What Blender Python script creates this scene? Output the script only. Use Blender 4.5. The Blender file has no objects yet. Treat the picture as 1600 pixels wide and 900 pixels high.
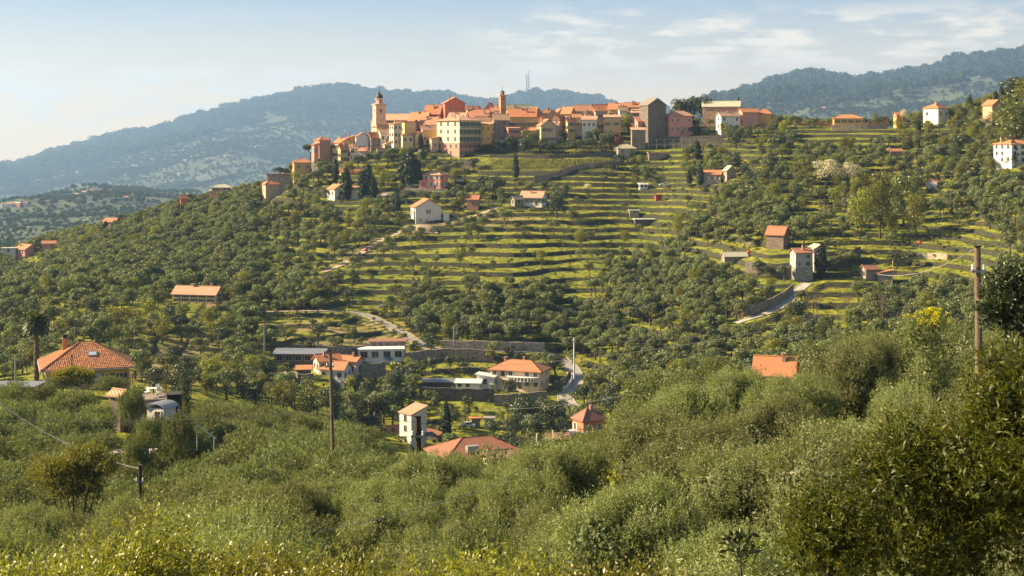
import bpy, math, random
import numpy as np
from mathutils import Vector, Matrix
random.seed(7); RNG = np.random.default_rng(7)
R = math.radians
SC = bpy.context.scene
COL = SC.collection

# ------------------------------------------------------------------ camera, sky, sun, exposure
F = 2222.0      # focal length in photograph pixels (1600 wide)
HZ = 220.0      # horizon row of the photograph
cam = bpy.data.cameras.new('camera'); co = bpy.data.objects.new('camera', cam); COL.objects.link(co)
cam.sensor_width = 36.0; cam.lens = 36.0 * F / 1600.0
cam.shift_y = -(450 - HZ) / 1600.0
cam.clip_start = 0.5; cam.clip_end = 20000
co.location = (0, 0, 0); co.rotation_euler = (R(90), 0, 0)
SC.camera = co
SUN_EL = R(32); SUN_AZ = R(-84)         # azimuth from +Y (view direction), negative = to the left
sd = Vector((math.sin(SUN_AZ) * math.cos(SUN_EL), math.cos(SUN_AZ) * math.cos(SUN_EL), math.sin(SUN_EL)))
sl = bpy.data.lights.new('sun', 'SUN'); so = bpy.data.objects.new('sun', sl); COL.objects.link(so)
sl.energy = 5.0; sl.angle = R(0.5); sl.color = (1.0, 0.80, 0.50)
so.rotation_euler = sd.to_track_quat('Z', 'Y').to_euler()
SC.view_settings.view_transform = 'Standard'; SC.view_settings.look = 'None'
SC.view_settings.exposure = 1.6; SC.view_settings.gamma = 1.0; SC.view_settings.use_curve_mapping = False

W = bpy.data.worlds.new('World'); SC.world = W; W.use_nodes = True
nt = W.node_tree; nt.nodes.clear()
def N(t, typ, **kw):
    n = t.nodes.new(typ)
    for k, v in kw.items():
        if k in n.inputs.keys() if hasattr(n.inputs, 'keys') else False: n.inputs[k].default_value = v
        else: setattr(n, k, v)
    return n
def math_n(t, op, a, b=None, clamp=False):
    n = t.nodes.new('ShaderNodeMath'); n.operation = op; n.use_clamp = clamp
    for i, v in enumerate((a, b)):
        if v is None: continue
        if isinstance(v, (int, float)): n.inputs[i].default_value = v
        else: t.links.new(v, n.inputs[i])
    return n.outputs[0]
def ramp(t, fac, stops, interp='LINEAR'):
    n = t.nodes.new('ShaderNodeValToRGB'); n.color_ramp.interpolation = interp
    cr = n.color_ramp
    while len(cr.elements) < len(stops): cr.elements.new(0.5)
    for e, (p, c) in zip(cr.elements, stops):
        e.position = p; e.color = (c[0], c[1], c[2], 1) if not isinstance(c, (int, float)) else (c, c, c, 1)
    t.links.new(fac, n.inputs[0]); return n.outputs[0]
def mix(t, fac, a, b, mode='MIX'):
    n = t.nodes.new('ShaderNodeMix'); n.data_type = 'RGBA'; n.blend_type = mode
    for i, v in ((0, fac), (6, a), (7, b)):
        if isinstance(v, (int, float)): n.inputs[i].default_value = v
        elif isinstance(v, tuple): n.inputs[i].default_value = (v[0], v[1], v[2], 1)
        else: t.links.new(v, n.inputs[i])
    return n.outputs[2]
sky = nt.nodes.new('ShaderNodeTexSky'); sky.sky_type = 'NISHITA'; sky.sun_disc = False
sky.sun_elevation = SUN_EL; sky.sun_rotation = SUN_AZ; sky.air_density = 1.0; sky.dust_density = 1.0; sky.ozone_density = 1.3
tc = nt.nodes.new('ShaderNodeTexCoord'); sx = nt.nodes.new('ShaderNodeSeparateXYZ'); nt.links.new(tc.outputs['Generated'], sx.inputs[0])
# cream haze near the horizon, all the way round
hz = ramp(nt, math_n(nt, 'MULTIPLY', sx.outputs[2], 2.0, True), [(0, 1), (0.2, 0.9), (0.5, 0.45), (1, 0.0)])
low = ramp(nt, math_n(nt, 'MULTIPLY', sx.outputs[2], 5.0, True), [(0, (1.08,.76,.40)), (0.17, (.98,.74,.47)), (0.33, (.60,.565,.48)), (0.5, (.30,.39,.49)), (1, (.20,.33,.52))])
lum = mix(nt, hz, sky.outputs[0], mix(nt, 1.0, low, (10., 10., 10.), 'MULTIPLY'))
# clouds: stretched noise on direction (x/y, z)
mp = nt.nodes.new('ShaderNodeMapping'); nt.links.new(tc.outputs['Generated'], mp.inputs[0]); mp.inputs['Scale'].default_value = (22, 22, 95); mp.inputs['Location'].default_value = (0.3, 0.35, 1.1)
nz = nt.nodes.new('ShaderNodeTexNoise'); nt.links.new(mp.outputs[0], nz.inputs[0]); nz.inputs['Scale'].default_value = 1.0; nz.inputs['Detail'].default_value = 9; nz.inputs['Roughness'].default_value = 0.55
cl = ramp(nt, nz.outputs[0], [(0.47, 0), (0.60, 1)])
band = ramp(nt, math_n(nt, 'MULTIPLY', sx.outputs[2], 4.0, True), [(0.0, 0.0), (0.09, 0.35), (0.18, 0.65), (0.3, 0.8), (0.4, 0.35), (1.0, 0.1)])
bandr = ramp(nt, math_n(nt, 'MULTIPLY', sx.outputs[2], 8.0, True), [(0.0, 0.0), (0.26, 0.1), (0.40, 1.0), (0.62, 1.0), (0.76, 0.1), (1.0, 0.05)])
xm = ramp(nt, math_n(nt, 'ADD', math_n(nt, 'MULTIPLY', sx.outputs[0], 4.0), 0.5, True), [(0.35, 0), (0.6, 1)])
bandl = math_n(nt, 'MULTIPLY', ramp(nt, math_n(nt, 'MULTIPLY', sx.outputs[2], 8.0, True), [(0.0, 0.0), (0.1, 0.4), (0.18, 1.0), (0.36, 1.0), (0.46, 0.05), (1.0, 0.03)]), math_n(nt, 'SUBTRACT', 1.0, xm))
band = math_n(nt, 'ADD', math_n(nt, 'MULTIPLY', bandr, xm), bandl)
clf = math_n(nt, 'MULTIPLY', cl, band)
lum2 = mix(nt, clf, lum, (8.6, 7.6, 6.2))
bg = nt.nodes.new('ShaderNodeBackground'); nt.links.new(lum2, bg.inputs[0]); bg.inputs[1].default_value = 0.05
wo = nt.nodes.new('ShaderNodeOutputWorld'); nt.links.new(bg.outputs[0], wo.inputs[0])

# ------------------------------------------------------------------ materials
MATS = {}
def new_mat(name):
    m = bpy.data.materials.new(name); m.use_nodes = True
    t = m.node_tree; b = t.nodes['Principled BSDF']
    return m, t, b
def noise(t, scale, detail=4, vec=None, rough=0.55):
    n = t.nodes.new('ShaderNodeTexNoise'); n.inputs['Scale'].default_value = scale; n.inputs['Detail'].default_value = detail; n.inputs['Roughness'].default_value = rough
    if vec is not None: t.links.new(vec, n.inputs[0])
    return n.outputs[0]
def opos(t, world=False):
    if world:
        g = t.nodes.new('ShaderNodeNewGeometry'); return g.outputs['Position']
    g = t.nodes.new('ShaderNodeTexCoord'); return g.outputs['Object']
def bump(t, b, h, strength=0.5, dist=0.1):
    n = t.nodes.new('ShaderNodeBump'); n.inputs['Strength'].default_value = strength; n.inputs['Distance'].default_value = dist
    t.links.new(h, n.inputs['Height']); t.links.new(n.outputs[0], b.inputs['Normal'])
def plaster(c, dirt=0.5):
    k = ('pl', c, dirt)
    if k in MATS: return MATS[k]
    m, t, b = new_mat('plaster')
    p = opos(t)
    mp = t.nodes.new('ShaderNodeMapping'); t.links.new(p, mp.inputs[0]); mp.inputs['Scale'].default_value = (1, 1, 0.35)
    n1 = noise(t, 0.9, 6, mp.outputs[0]); n2 = noise(t, 6, 3, p)
    c2 = tuple(v * 0.62 for v in c)
    a = mix(t, ramp(t, n1, [(0.38, 0), (0.75, dirt)]), c, c2)
    a = mix(t, ramp(t, n2, [(0.5, 0), (0.8, 0.35)]), a, (c[0]*.75, c[1]*.78, c[2]*.8))
    t.links.new(a, b.inputs['Base Color']); b.inputs['Roughness'].default_value = 0.9; bump(t, b, n2, 0.3, 0.03)
    MATS[k] = m; return m
def stone(c=(0.26, 0.22, 0.17), sc=2.2):
    k = ('st', c, sc)
    if k in MATS: return MATS[k]
    m, t, b = new_mat('stone')
    p = opos(t)
    v = t.nodes.new('ShaderNodeTexVoronoi'); v.inputs['Scale'].default_value = sc; t.links.new(p, v.inputs[0])
    n1 = noise(t, 0.7, 6, p)
    a = mix(t, ramp(t, v.outputs['Color'], [(0.1, 0), (0.9, 1)]), tuple(x*.6 for x in c), tuple(min(1, x*1.5) for x in c))
    a = mix(t, ramp(t, n1, [(0.4, 0), (0.8, 0.6)]), a, (c[0]*.7, c[1]*.75, c[2]*.6))
    t.links.new(a, b.inputs['Base Color']); b.inputs['Roughness'].default_value = 0.95; bump(t, b, v.outputs['Distance'], 0.6, 0.1)
    MATS[k] = m; return m
def rooftile(c=(0.42, 0.155, 0.07), stripes=True):
    k = ('rt', c, stripes)
    if k in MATS: return MATS[k]
    m, t, b = new_mat('terracotta')
    p = opos(t); oi = t.nodes.new('ShaderNodeObjectInfo')
    n1 = noise(t, 0.55, 7, p); n2 = noise(t, 7, 2, p)
    a = mix(t, ramp(t, n1, [(0.35, 0), (0.7, 0.75)]), c, (c[0]*.62, c[1]*.72, c[2]*.85))
    a = mix(t, ramp(t, n2, [(0.45, 0), (0.75, 0.6)]), a, (min(1, c[0]*1.35), c[1]*1.7, c[2]*2.0))
    a = mix(t, math_n(t, 'MULTIPLY', oi.outputs['Random'], 0.45), a, (c[0]*.95, c[1]*1.5, c[2]*1.8))
    if stripes:
        w = t.nodes.new('ShaderNodeTexWave'); w.inputs['Scale'].default_value = 1.1; w.inputs['Distortion'].default_value = 0.4; w.inputs['Detail'].default_value = 1
        w.bands_direction = 'DIAGONAL'; t.links.new(p, w.inputs[0])
        a = mix(t, math_n(t, 'MULTIPLY', w.outputs['Fac'], 0.35), a, (c[0]*.45, c[1]*.45, c[2]*.5))
        bump(t, b, w.outputs['Fac'], 0.7, 0.08)
    t.links.new(a, b.inputs['Base Color']); b.inputs['Roughness'].default_value = 0.85
    MATS[k] = m; return m
def flat(name, c, rough=0.7, metal=0.0, spec=0.4, var=0.25, sc=3.0):
    k = ('fl', name, c)
    if k in MATS: return MATS[k]
    m, t, b = new_mat(name)
    n1 = noise(t, sc, 4, opos(t))
    t.links.new(mix(t, ramp(t, n1, [(0.35, 0), (0.75, 1)]), c, tuple(v*(1-var) for v in c)), b.inputs['Base Color'])
    b.inputs['Roughness'].default_value = rough; b.inputs['Metallic'].default_value = metal; b.inputs['Specular IOR Level'].default_value = spec
    MATS[k] = m; return m
def leafmat(name, c1, c2, trans=0.35, gloss=0.08, rough=0.45):
    k = ('lf', name)
    if k in MATS: return MATS[k]
    m = bpy.data.materials.new(name); m.use_nodes = True; t = m.node_tree; t.nodes.clear()
    at = t.nodes.new('ShaderNodeAttribute'); at.attribute_name = 'rnd'
    oi = t.nodes.new('ShaderNodeObjectInfo')
    c = mix(t, at.outputs['Fac'], c1, c2)
    hs = t.nodes.new('ShaderNodeHueSaturation'); t.links.new(c, hs.inputs['Color'])
    t.links.new(math_n(t, 'ADD', math_n(t, 'MULTIPLY', oi.outputs['Random'], 0.03), 0.493), hs.inputs['Hue'])
    t.links.new(math_n(t, 'ADD', math_n(t, 'MULTIPLY', oi.outputs['Random'], 0.55), 0.75), hs.inputs['Value'])
    d = t.nodes.new('ShaderNodeBsdfDiffuse'); t.links.new(hs.outputs[0], d.inputs[0])
    tr = t.nodes.new('ShaderNodeBsdfTranslucent')
    tcn = mix(t, 1.0, hs.outputs[0], (1.5, 1.5, 0.55), 'MULTIPLY'); t.links.new(tcn, tr.inputs[0])
    g = t.nodes.new('ShaderNodeBsdfGlossy'); g.inputs['Roughness'].default_value = rough; g.inputs[0].default_value = (0.9, 0.9, 0.8, 1)
    m1 = t.nodes.new('ShaderNodeMixShader'); m1.inputs[0].default_value = trans; t.links.new(d.outputs[0], m1.inputs[1]); t.links.new(tr.outputs[0], m1.inputs[2])
    m2 = t.nodes.new('ShaderNodeMixShader'); m2.inputs[0].default_value = gloss; t.links.new(m1.outputs[0], m2.inputs[1]); t.links.new(g.outputs[0], m2.inputs[2])
    o = t.nodes.new('ShaderNodeOutputMaterial'); t.links.new(m2.outputs[0], o.inputs[0])
    MATS[k] = m; return m
M_OLIVE = leafmat('olive_leaf', (0.044, 0.062, 0.022), (0.225, 0.235, 0.092), 0.28, 0.02)
M_OLIVEN = leafmat('olive_leaf_near', (0.042, 0.056, 0.018), (0.300, 0.305, 0.115), 0.30, 0.03, 0.5)
M_BROAD = leafmat('spring_leaf', (0.095, 0.105, 0.012), (0.240, 0.215, 0.024), 0.4, 0.03)
M_GREEN = leafmat('green_leaf', (0.062, 0.080, 0.012), (0.160, 0.165, 0.022), 0.4, 0.05)
M_DARK = leafmat('evergreen_leaf', (0.022, 0.034, 0.012), (0.060, 0.075, 0.022), 0.2, 0.05)
M_CYP = leafmat('cypress_leaf', (0.014, 0.024, 0.010), (0.035, 0.050, 0.018), 0.1, 0.03)
M_PINE = leafmat('pine_needle', (0.020, 0.034, 0.015), (0.045, 0.065, 0.025), 0.15, 0.03)
M_BLOS = leafmat('white_blossom', (0.34, 0.30, 0.22), (0.55, 0.50, 0.42), 0.3, 0.0)
M_YEL = leafmat('yellow_flower', (0.30, 0.24, 0.02), (0.52, 0.42, 0.05), 0.3, 0.0)
M_LAUR = leafmat('laurel_leaf', (0.012, 0.028, 0.004), (0.150, 0.155, 0.014), 0.40, 0.02, 0.45)
M_BRIGHT = leafmat('bright_leaf', (0.090, 0.100, 0.012), (0.260, 0.225, 0.030), 0.35, 0.05, 0.4)
M_GOLD = leafmat('golden_leaf', (0.100, 0.105, 0.015), (0.250, 0.235, 0.035), 0.4, 0.03)
M_RUST = leafmat('rust_leaf', (0.14, 0.05, 0.03), (0.24, 0.10, 0.06), 0.3, 0.03)
M_SHRUB = leafmat('shrub_leaf', (0.060, 0.075, 0.018), (0.150, 0.150, 0.035), 0.3, 0.03)
M_FAR = leafmat('far_leaf', (0.028, 0.042, 0.018), (0.075, 0.090, 0.035), 0.2, 0.0)
M_BARK = flat('bark', (0.10, 0.075, 0.052), 0.95, sc=5)
M_DBARK = flat('dark_bark', (0.045, 0.034, 0.025), 0.95, sc=5)
M_TWIG = flat('bare_twig', (0.16, 0.12, 0.09), 0.9)
M_GLASS = flat('window_glass', (0.018, 0.022, 0.028), 0.15, spec=0.6, var=0.1)
M_FRAME = flat('window_frame', (0.62, 0.57, 0.48), 0.7)
M_SHG = flat('green_shutter', (0.025, 0.06, 0.045), 0.6)
M_SHB = flat('brown_shutter', (0.12, 0.06, 0.035), 0.6)
M_SHW = flat('pale_shutter', (0.55, 0.50, 0.44), 0.6)
M_WOOD = flat('weathered_wood', (0.17, 0.125, 0.085), 0.9, sc=8, var=0.45)
M_DWOOD = flat('dark_wood', (0.035, 0.028, 0.022), 0.9)
M_METAL = flat('grey_metal', (0.32, 0.32, 0.33), 0.5, 0.6)
M_CABLE = flat('cable_rubber', (0.10, 0.10, 0.10), 0.6)
M_CABLEP = flat('pale_cable', (0.42, 0.40, 0.36), 0.6)
M_WHITEP = flat('white_paint', (0.72, 0.70, 0.66), 0.5)
M_TYRE = flat('tyre', (0.02, 0.02, 0.02), 0.9)
M_RED = flat('red_paint', (0.45, 0.03, 0.015), 0.4, var=0.1)
M_GUT = flat('gutter', (0.50, 0.46, 0.42), 0.5)
def groundmat():
    m, t, b = new_mat('hillside_grass')
    p = opos(t, True); g = t.nodes.new('ShaderNodeNewGeometry')
    s = t.nodes.new('ShaderNodeSeparateXYZ'); t.links.new(g.outputs['Normal'], s.inputs[0])
    at = t.nodes.new('ShaderNodeAttribute'); at.attribute_name = 'dry'
    n1 = noise(t, 0.045, 5, p); n2 = noise(t, 0.5, 6, p); n3 = noise(t, 2.5, 4, p)
    a = mix(t, ramp(t, n1, [(0.38, 0), (0.65, 1)]), (0.200, 0.230, 0.018), (0.320, 0.290, 0.026))
    a = mix(t, ramp(t, n2, [(0.40, 0), (0.60, 1)]), a, (0.085, 0.100, 0.018))
    a = mix(t, ramp(t, n3, [(0.5, 0), (0.75, 0.45)]), a, (0.28, 0.23, 0.06))
    dryc = mix(t, ramp(t, n2, [(0.4, 0), (0.65, 1)]), (0.34, 0.245, 0.12), (0.19, 0.17, 0.06))
    a = mix(t, at.outputs['Fac'], a, dryc)
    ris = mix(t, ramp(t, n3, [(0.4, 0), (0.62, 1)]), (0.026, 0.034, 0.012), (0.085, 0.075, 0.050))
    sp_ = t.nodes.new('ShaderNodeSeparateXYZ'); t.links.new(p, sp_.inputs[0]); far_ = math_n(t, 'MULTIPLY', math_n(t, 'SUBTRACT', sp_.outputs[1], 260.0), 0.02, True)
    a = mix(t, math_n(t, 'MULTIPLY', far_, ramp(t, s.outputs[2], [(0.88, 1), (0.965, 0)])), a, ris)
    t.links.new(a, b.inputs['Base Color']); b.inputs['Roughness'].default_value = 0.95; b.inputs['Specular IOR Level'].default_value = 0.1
    bump(t, b, n3, 0.9, 0.35); return m
def farmat():
    m, t, b = new_mat('far_hill_cover')
    p = opos(t, True)
    n1 = noise(t, 0.006, 5, p); n2 = noise(t, 0.05, 6, p)
    a = mix(t, ramp(t, n1, [(0.42, 0), (0.6, 1)]), (0.035, 0.055, 0.020), (0.095, 0.115, 0.040))
    a = mix(t, ramp(t, n2, [(0.4, 0), (0.62, 0.8)]), a, (0.035, 0.05, 0.02))
    t.links.new(a, b.inputs['Base Color']); b.inputs['Roughness'].default_value = 0.95; bump(t, b, n2, 1.0, 6.0); return m

# ------------------------------------------------------------------ helpers
class MB:
    def __init__(s): s.v = []; s.f = []; s.m = []
    def add(s, vs, fs, mi=0):
        o = len(s.v); s.v.extend(tuple(v) for v in vs); s.f.extend(tuple(i + o for i in f) for f in fs); s.m.extend([mi] * len(fs))
    def box(s, x0, x1, y0, y1, z0, z1, mi=0):
        s.add([(x0,y0,z0),(x1,y0,z0),(x1,y1,z0),(x0,y1,z0),(x0,y0,z1),(x1,y0,z1),(x1,y1,z1),(x0,y1,z1)],
              [(0,3,2,1),(4,5,6,7),(0,1,5,4),(1,2,6,5),(2,3,7,6),(3,0,4,7)], mi)
    def ring(s, prof, n=8, cx=0, cy=0, mi=0, caps=True, ph=0.0):
        vs = []
        for r, z in prof:
            for k in range(n):
                a = 2*math.pi*k/n + ph; vs.append((cx + r*math.cos(a), cy + r*math.sin(a), z))
        fs = []
        for i in range(len(prof)-1):
            for k in range(n):
                a, b = i*n+k, i*n+(k+1) % n; fs.append((a, b, b+n, a+n))
        if caps:
            fs.append(tuple(range(n))[::-1]); fs.append(tuple(range((len(prof)-1)*n, len(prof)*n)))
        s.add(vs, fs, mi)
    def tube(s, pts, rad, n=6, mi=0):
        pts = [Vector(p) for p in pts]; vs = []; fs = []
        for i, p in enumerate(pts):
            d = (pts[min(i+1, len(pts)-1)] - pts[max(i-1, 0)]).normalized()
            a = d.cross(Vector((0,0,1)));
            if a.length < 1e-3: a = Vector((1,0,0))
            a.normalize(); b = d.cross(a); r = rad[i] if isinstance(rad, (list, tuple)) else rad
            for k in range(n):
                t = 2*math.pi*k/n; vs.append(p + a*r*math.cos(t) + b*r*math.sin(t))
        for i in range(len(pts)-1):
            for k in range(n):
                q, w = i*n+k, i*n+(k+1) % n; fs.append((q, w, w+n, q+n))
        fs.append(tuple(range(n))[::-1]); fs.append(tuple(range((len(pts)-1)*n, len(pts)*n)))
        s.add(vs, fs, mi)
    def mesh(s, name, mats, smooth=False):
        me = bpy.data.meshes.new(name); me.from_pydata(s.v, [], s.f)
        for m in (mats if isinstance(mats, (list, tuple)) else [mats]): me.materials.append(m)
        me.polygons.foreach_set('material_index', s.m)
        if smooth: me.polygons.foreach_set('use_smooth', [True]*len(s.f))
        me.update(); return me
    def build(s, name, mats, parent=None, loc=(0,0,0), smooth=False):
        return link(name, s.mesh(name, mats, smooth), parent, loc)
def link(name, me, parent=None, loc=(0,0,0), rz=0.0, sc=1.0):
    o = bpy.data.objects.new(name, me); COL.objects.link(o)
    if parent: o.parent = parent
    o.location = loc; o.rotation_euler = (0, 0, rz)
    if sc != 1.0: o.scale = (sc,)*3 if isinstance(sc, float) else sc
    return o
def tag(o, label=None, cat=None, group=None, kind=None):
    if label: o['label'] = label
    if cat: o['category'] = cat
    if group: o['group'] = group
    if kind: o['kind'] = kind
    return o
def thing(name, label, cat, loc=(0,0,0), rz=0.0, group=None, sc=1.0):
    return tag(link(name, None, None, loc, rz, sc), label, cat, group)
def hsh(i, j, s):
    n = (i.astype(np.int64)*374761393 + j.astype(np.int64)*668265263 + s*974711) & 0x7fffffff
    n = ((n ^ (n >> 13))*1274126177) & 0x7fffffff
    return ((n ^ (n >> 16)) & 0xffff)/65535.0
def vn(x, y, s=0):
    x = np.asarray(x, float); y = np.asarray(y, float)
    i = np.floor(x).astype(np.int64); j = np.floor(y).astype(np.int64); u = x-i; v = y-j
    u = u*u*(3-2*u); v = v*v*(3-2*v)
    return (hsh(i,j,s)*(1-u)+hsh(i+1,j,s)*u)*(1-v)+(hsh(i,j+1,s)*(1-u)+hsh(i+1,j+1,s)*u)*v
def fbm(x, y, s=0, o=3):
    r = 0; a = 1; t = 0
    for k in range(o): r = r+a*vn(x*2**k, y*2**k, s+k); t += a; a *= .5
    return r/t

# ------------------------------------------------------------------ terrain (heights from distance profiles)
def P(Y, py): return (Y, (HZ-py)/F*Y)
NL = [(2,-5.5),(12,-11),(34,-16.5),(50,-20),(75,-25.5)]
NM = [(2,-5),(12,-10.5),(34,-15.8),(50,-18.5)]
NR = [(2,-5),(12,-10),(34,-15),(50,-16),(75,-16.8),(90,-16.9),(110,-24),(150,-38),(220,-52)]
PROF = {
 -500: NL+[(120,-36),P(212,610),(300,-56),P(440,505),P(520,470),P(600,445),P(680,430),(740,-66),(900,-100)],
 0: NL+[(90,-28),(120,-33),P(200,612),P(225,600),(300,-54),P(380,545),P(440,500),P(520,455),P(600,430),P(680,412),(740,-63),(900,-100)],
 100: NL+[(90,-28),(120,-33),P(200,612),P(225,600),(300,-53),P(380,530),P(430,480),P(520,435),P(600,405),P(680,392),(730,-52),(900,-95)],
 200: NL+[(90,-28),(120,-33),P(200,618),P(225,606),(300,-53),P(380,530),P(430,482),P(520,428),P(600,392),P(680,365),P(720,356),(780,-52),(900,-90)],
 300: NL+[(90,-29),(120,-34),(160,-39),P(210,680),P(260,645),P(330,600),P(400,542),P(430,490),P(520,430),P(600,385),P(680,338),P(710,325),(770,-44),(900,-85)],
 400: NM+[(75,-22.5),(110,-30),(160,-38),P(220,660),(270,-55),P(330,622),P(380,578),P(420,530),P(460,485),P(520,430),P(580,375),P(640,328),P(690,306),(760,-40),(900,-82)],
 500: NM+[(75,-22),(110,-30),(160,-39),P(220,674),(270,-60),P(330,640),P(380,592),P(410,555),P(440,510),P(480,460),P(530,405),P(590,345),P(640,285),P(665,262),P(690,255),(740,-30),(900,-80)],
 600: NM+[(75,-22),(110,-31),(160,-42),P(220,695),(280,-68),P(330,690),P(370,640),P(400,600),P(420,557),P(450,512),P(490,452),P(540,395),P(580,345),P(620,300),P(650,262),P(680,228),P(700,208),(730,0),(790,-30),(900,-80)],
 700: NM+[(75,-22),(110,-34),(160,-50),(220,-62),(300,-71),P(340,692),P(370,650),P(400,606),P(420,560),P(450,515),P(490,452),P(540,392),P(585,340),P(625,292),P(660,250),P(680,222),P(700,200),(730,4),(790,-30),(900,-80)],
 800: NM+[(75,-21.5),(110,-34),(160,-50),(220,-62),(300,-71),P(340,692),P(370,650),P(398,612),P(425,556),P(470,480),P(530,400),P(580,342),P(615,300),P(650,250),P(680,218),P(700,198),(730,5),(790,-30),(900,-80)],
 900: NM+[(80,-21.5),(110,-32),(160,-48),(220,-62),(300,-70),P(340,690),P(370,655),P(400,615),P(430,560),P(480,482),P(530,412),P(580,348),P(620,295),P(650,245),P(680,216),P(705,190),(740,5),(800,-30),(900,-80)],
 1000: [(2,-5),(12,-10.2),(34,-15.3),(50,-17),(85,-19.5),(110,-28),(150,-42),(220,-58),(300,-68),(360,-68),P(400,590),P(430,540),P(480,475),P(530,415),P(580,355),P(620,300),P(650,255),P(680,215),P(705,195),(750,5),(810,-30),(900,-75)],
 1200: NR+[(300,-63),(360,-61),P(400,548),P(425,502),P(450,442),P(475,400),P(490,383),P(525,340),P(560,300),P(600,260),P(655,220),P(695,195),(740,6),(800,-25),(900,-70)],
 1400: NR+[(300,-60),(360,-57),P(400,520),P(430,472),P(455,432),P(480,395),P(515,350),P(550,310),P(590,270),P(640,225),P(680,196),(730,6),(800,-20),(900,-65)],
 1500: NR+[(300,-58),(360,-54),P(400,500),P(430,452),P(460,405),P(500,350),P(540,305),P(580,265),P(620,228),P(660,188),P(700,182),(760,8),(900,-50)],
 1600: NR+[(300,-52),P(380,460),P(420,410),P(470,350),P(510,300),P(550,256),P(600,205),P(640,170),P(680,152),(740,20),(900,-30)],
 2100: NR+[(300,-40),P(380,400),P(470,300),P(550,190),P(640,100),P(680,90),(740,50),(900,10)],
}
def pchip(xs, ys, x):
    xs = np.array(xs, float); ys = np.array(ys, float); h = np.diff(xs); d = np.diff(ys)/h; m = np.zeros(len(xs)); m[0] = d[0]; m[-1] = d[-1]
    for i in range(1, len(xs)-1):
        if d[i-1]*d[i] > 0:
            w1 = 2*h[i]+h[i-1]; w2 = h[i]+2*h[i-1]; m[i] = (w1+w2)/(w1/d[i-1]+w2/d[i])
    k = np.clip(np.searchsorted(xs, x)-1, 0, len(xs)-2); t = np.clip((x-xs[k])/h[k], 0, 1)
    return (2*t**3-3*t**2+1)*ys[k]+(t**3-2*t**2+t)*h[k]*m[k]+(-2*t**3+3*t**2)*ys[k+1]+(t**3-t**2)*h[k]*m[k+1]
class Field:
    def __init__(s, prof, y0, y1, dy, p0, p1, dp):
        s.y0, s.dy, s.p0, s.dp = y0, dy, p0, dp
        s.Y = np.arange(y0, y1+dy/2, dy); s.PX = np.arange(p0, p1+dp/2, dp)
        ks = sorted(prof); cols = np.array([pchip([a for a, _ in prof[k]], [b for _, b in prof[k]], s.Y) for k in ks])
        s.Z = np.array([pchip_col(ks, cols, p) for p in s.PX])
    def at(s, px, Y):
        a = np.clip((np.asarray(px, float)-s.p0)/s.dp, 0, len(s.PX)-1.001); b = np.clip((np.asarray(Y, float)-s.y0)/s.dy, 0, len(s.Y)-1.001)
        i = a.astype(int); j = b.astype(int); u = a-i; v = b-j
        return (s.Z[i,j]*(1-u)+s.Z[i+1,j]*u)*(1-v)+(s.Z[i,j+1]*(1-u)+s.Z[i+1,j+1]*u)*v
def pchip_col(ks, cols, p):
    p = min(max(p, ks[0]), ks[-1]); k = 0
    while k < len(ks)-2 and ks[k+1] < p: k += 1
    t = (p-ks[k])/(ks[k+1]-ks[k]); t = t*t*(3-2*t)*0.5+t*0.5
    return cols[k]*(1-t)+cols[k+1]*t
FLD = Field(PROF, 2, 900, 2, -500, 2100, 20)
def zb(x, Y):
    px = 800+F*np.asarray(x, float)/np.asarray(Y, float)
    return FLD.at(px, Y)+(fbm(np.asarray(x)/35., np.asarray(Y)/35., 3)-.5)*2.2*np.clip((np.asarray(Y)-100)/200., .25, 1)
def flat_px(px, py, ymin=250, ymax=860):
    Y = np.arange(ymin, ymax, 0.5); x = (px-800)/F*Y
    pg = HZ-zb(x, Y)/Y*F
    k = np.nonzero(pg <= py)[0]; k = k[0] if len(k) else int(np.argmin(pg))
    return float(x[k]), float(Y[k]), float(zb(x[k], Y[k]))
# roads: smooth ribbons; terraces fade out beside them
def smooth_line(pts, n=10):
    o = []
    for i in range(len(pts)-1):
        p0 = pts[max(i-1,0)]; p1 = pts[i]; p2 = pts[i+1]; p3 = pts[min(i+2,len(pts)-1)]
        for k in range(n):
            t = k/n; o.append(tuple(0.5*((2*b)+(-a+c)*t+(2*a-5*b+4*c-d)*t*t+(-a+3*b-3*c+d)*t**3) for a,b,c,d in zip(p0,p1,p2,p3)))
    o.append(pts[-1]); return o
ROADS = {
 'road': ([(545,487),(575,494),(605,508),(635,524),(660,540),(690,547),(730,548),(790,549),(850,552),(876,562)], 3.6),
 'lane': ([(876,560),(890,572),(899,585),(898,602),(884,616),(888,630),(905,642)], 4.2),
 'paved_track': ([(1150,506),(1170,499),(1195,491),(1218,480),(1236,466),(1250,452),(1262,443)], 3.2),
 'dirt_track': ([(505,425),(530,415),(560,398),(590,378),(620,365),(650,352),(690,350),(740,338),(775,325)], 3.0),
 'hill_track': ([(405,488),(450,487),(500,486),(545,487)], 2.6),
 'village_lane': ([(590,312),(610,300),(650,298),(700,300)], 3.0),
}
RP = {}
for k, (pts, wd) in ROADS.items():
    q = [flat_px(*p) for p in pts]; RP[k] = (smooth_line(q, 8), wd)
RPA = np.array([p for l, _ in RP.values() for p in l])
PADS = []    # (x, Y, r, z) building pads
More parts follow.
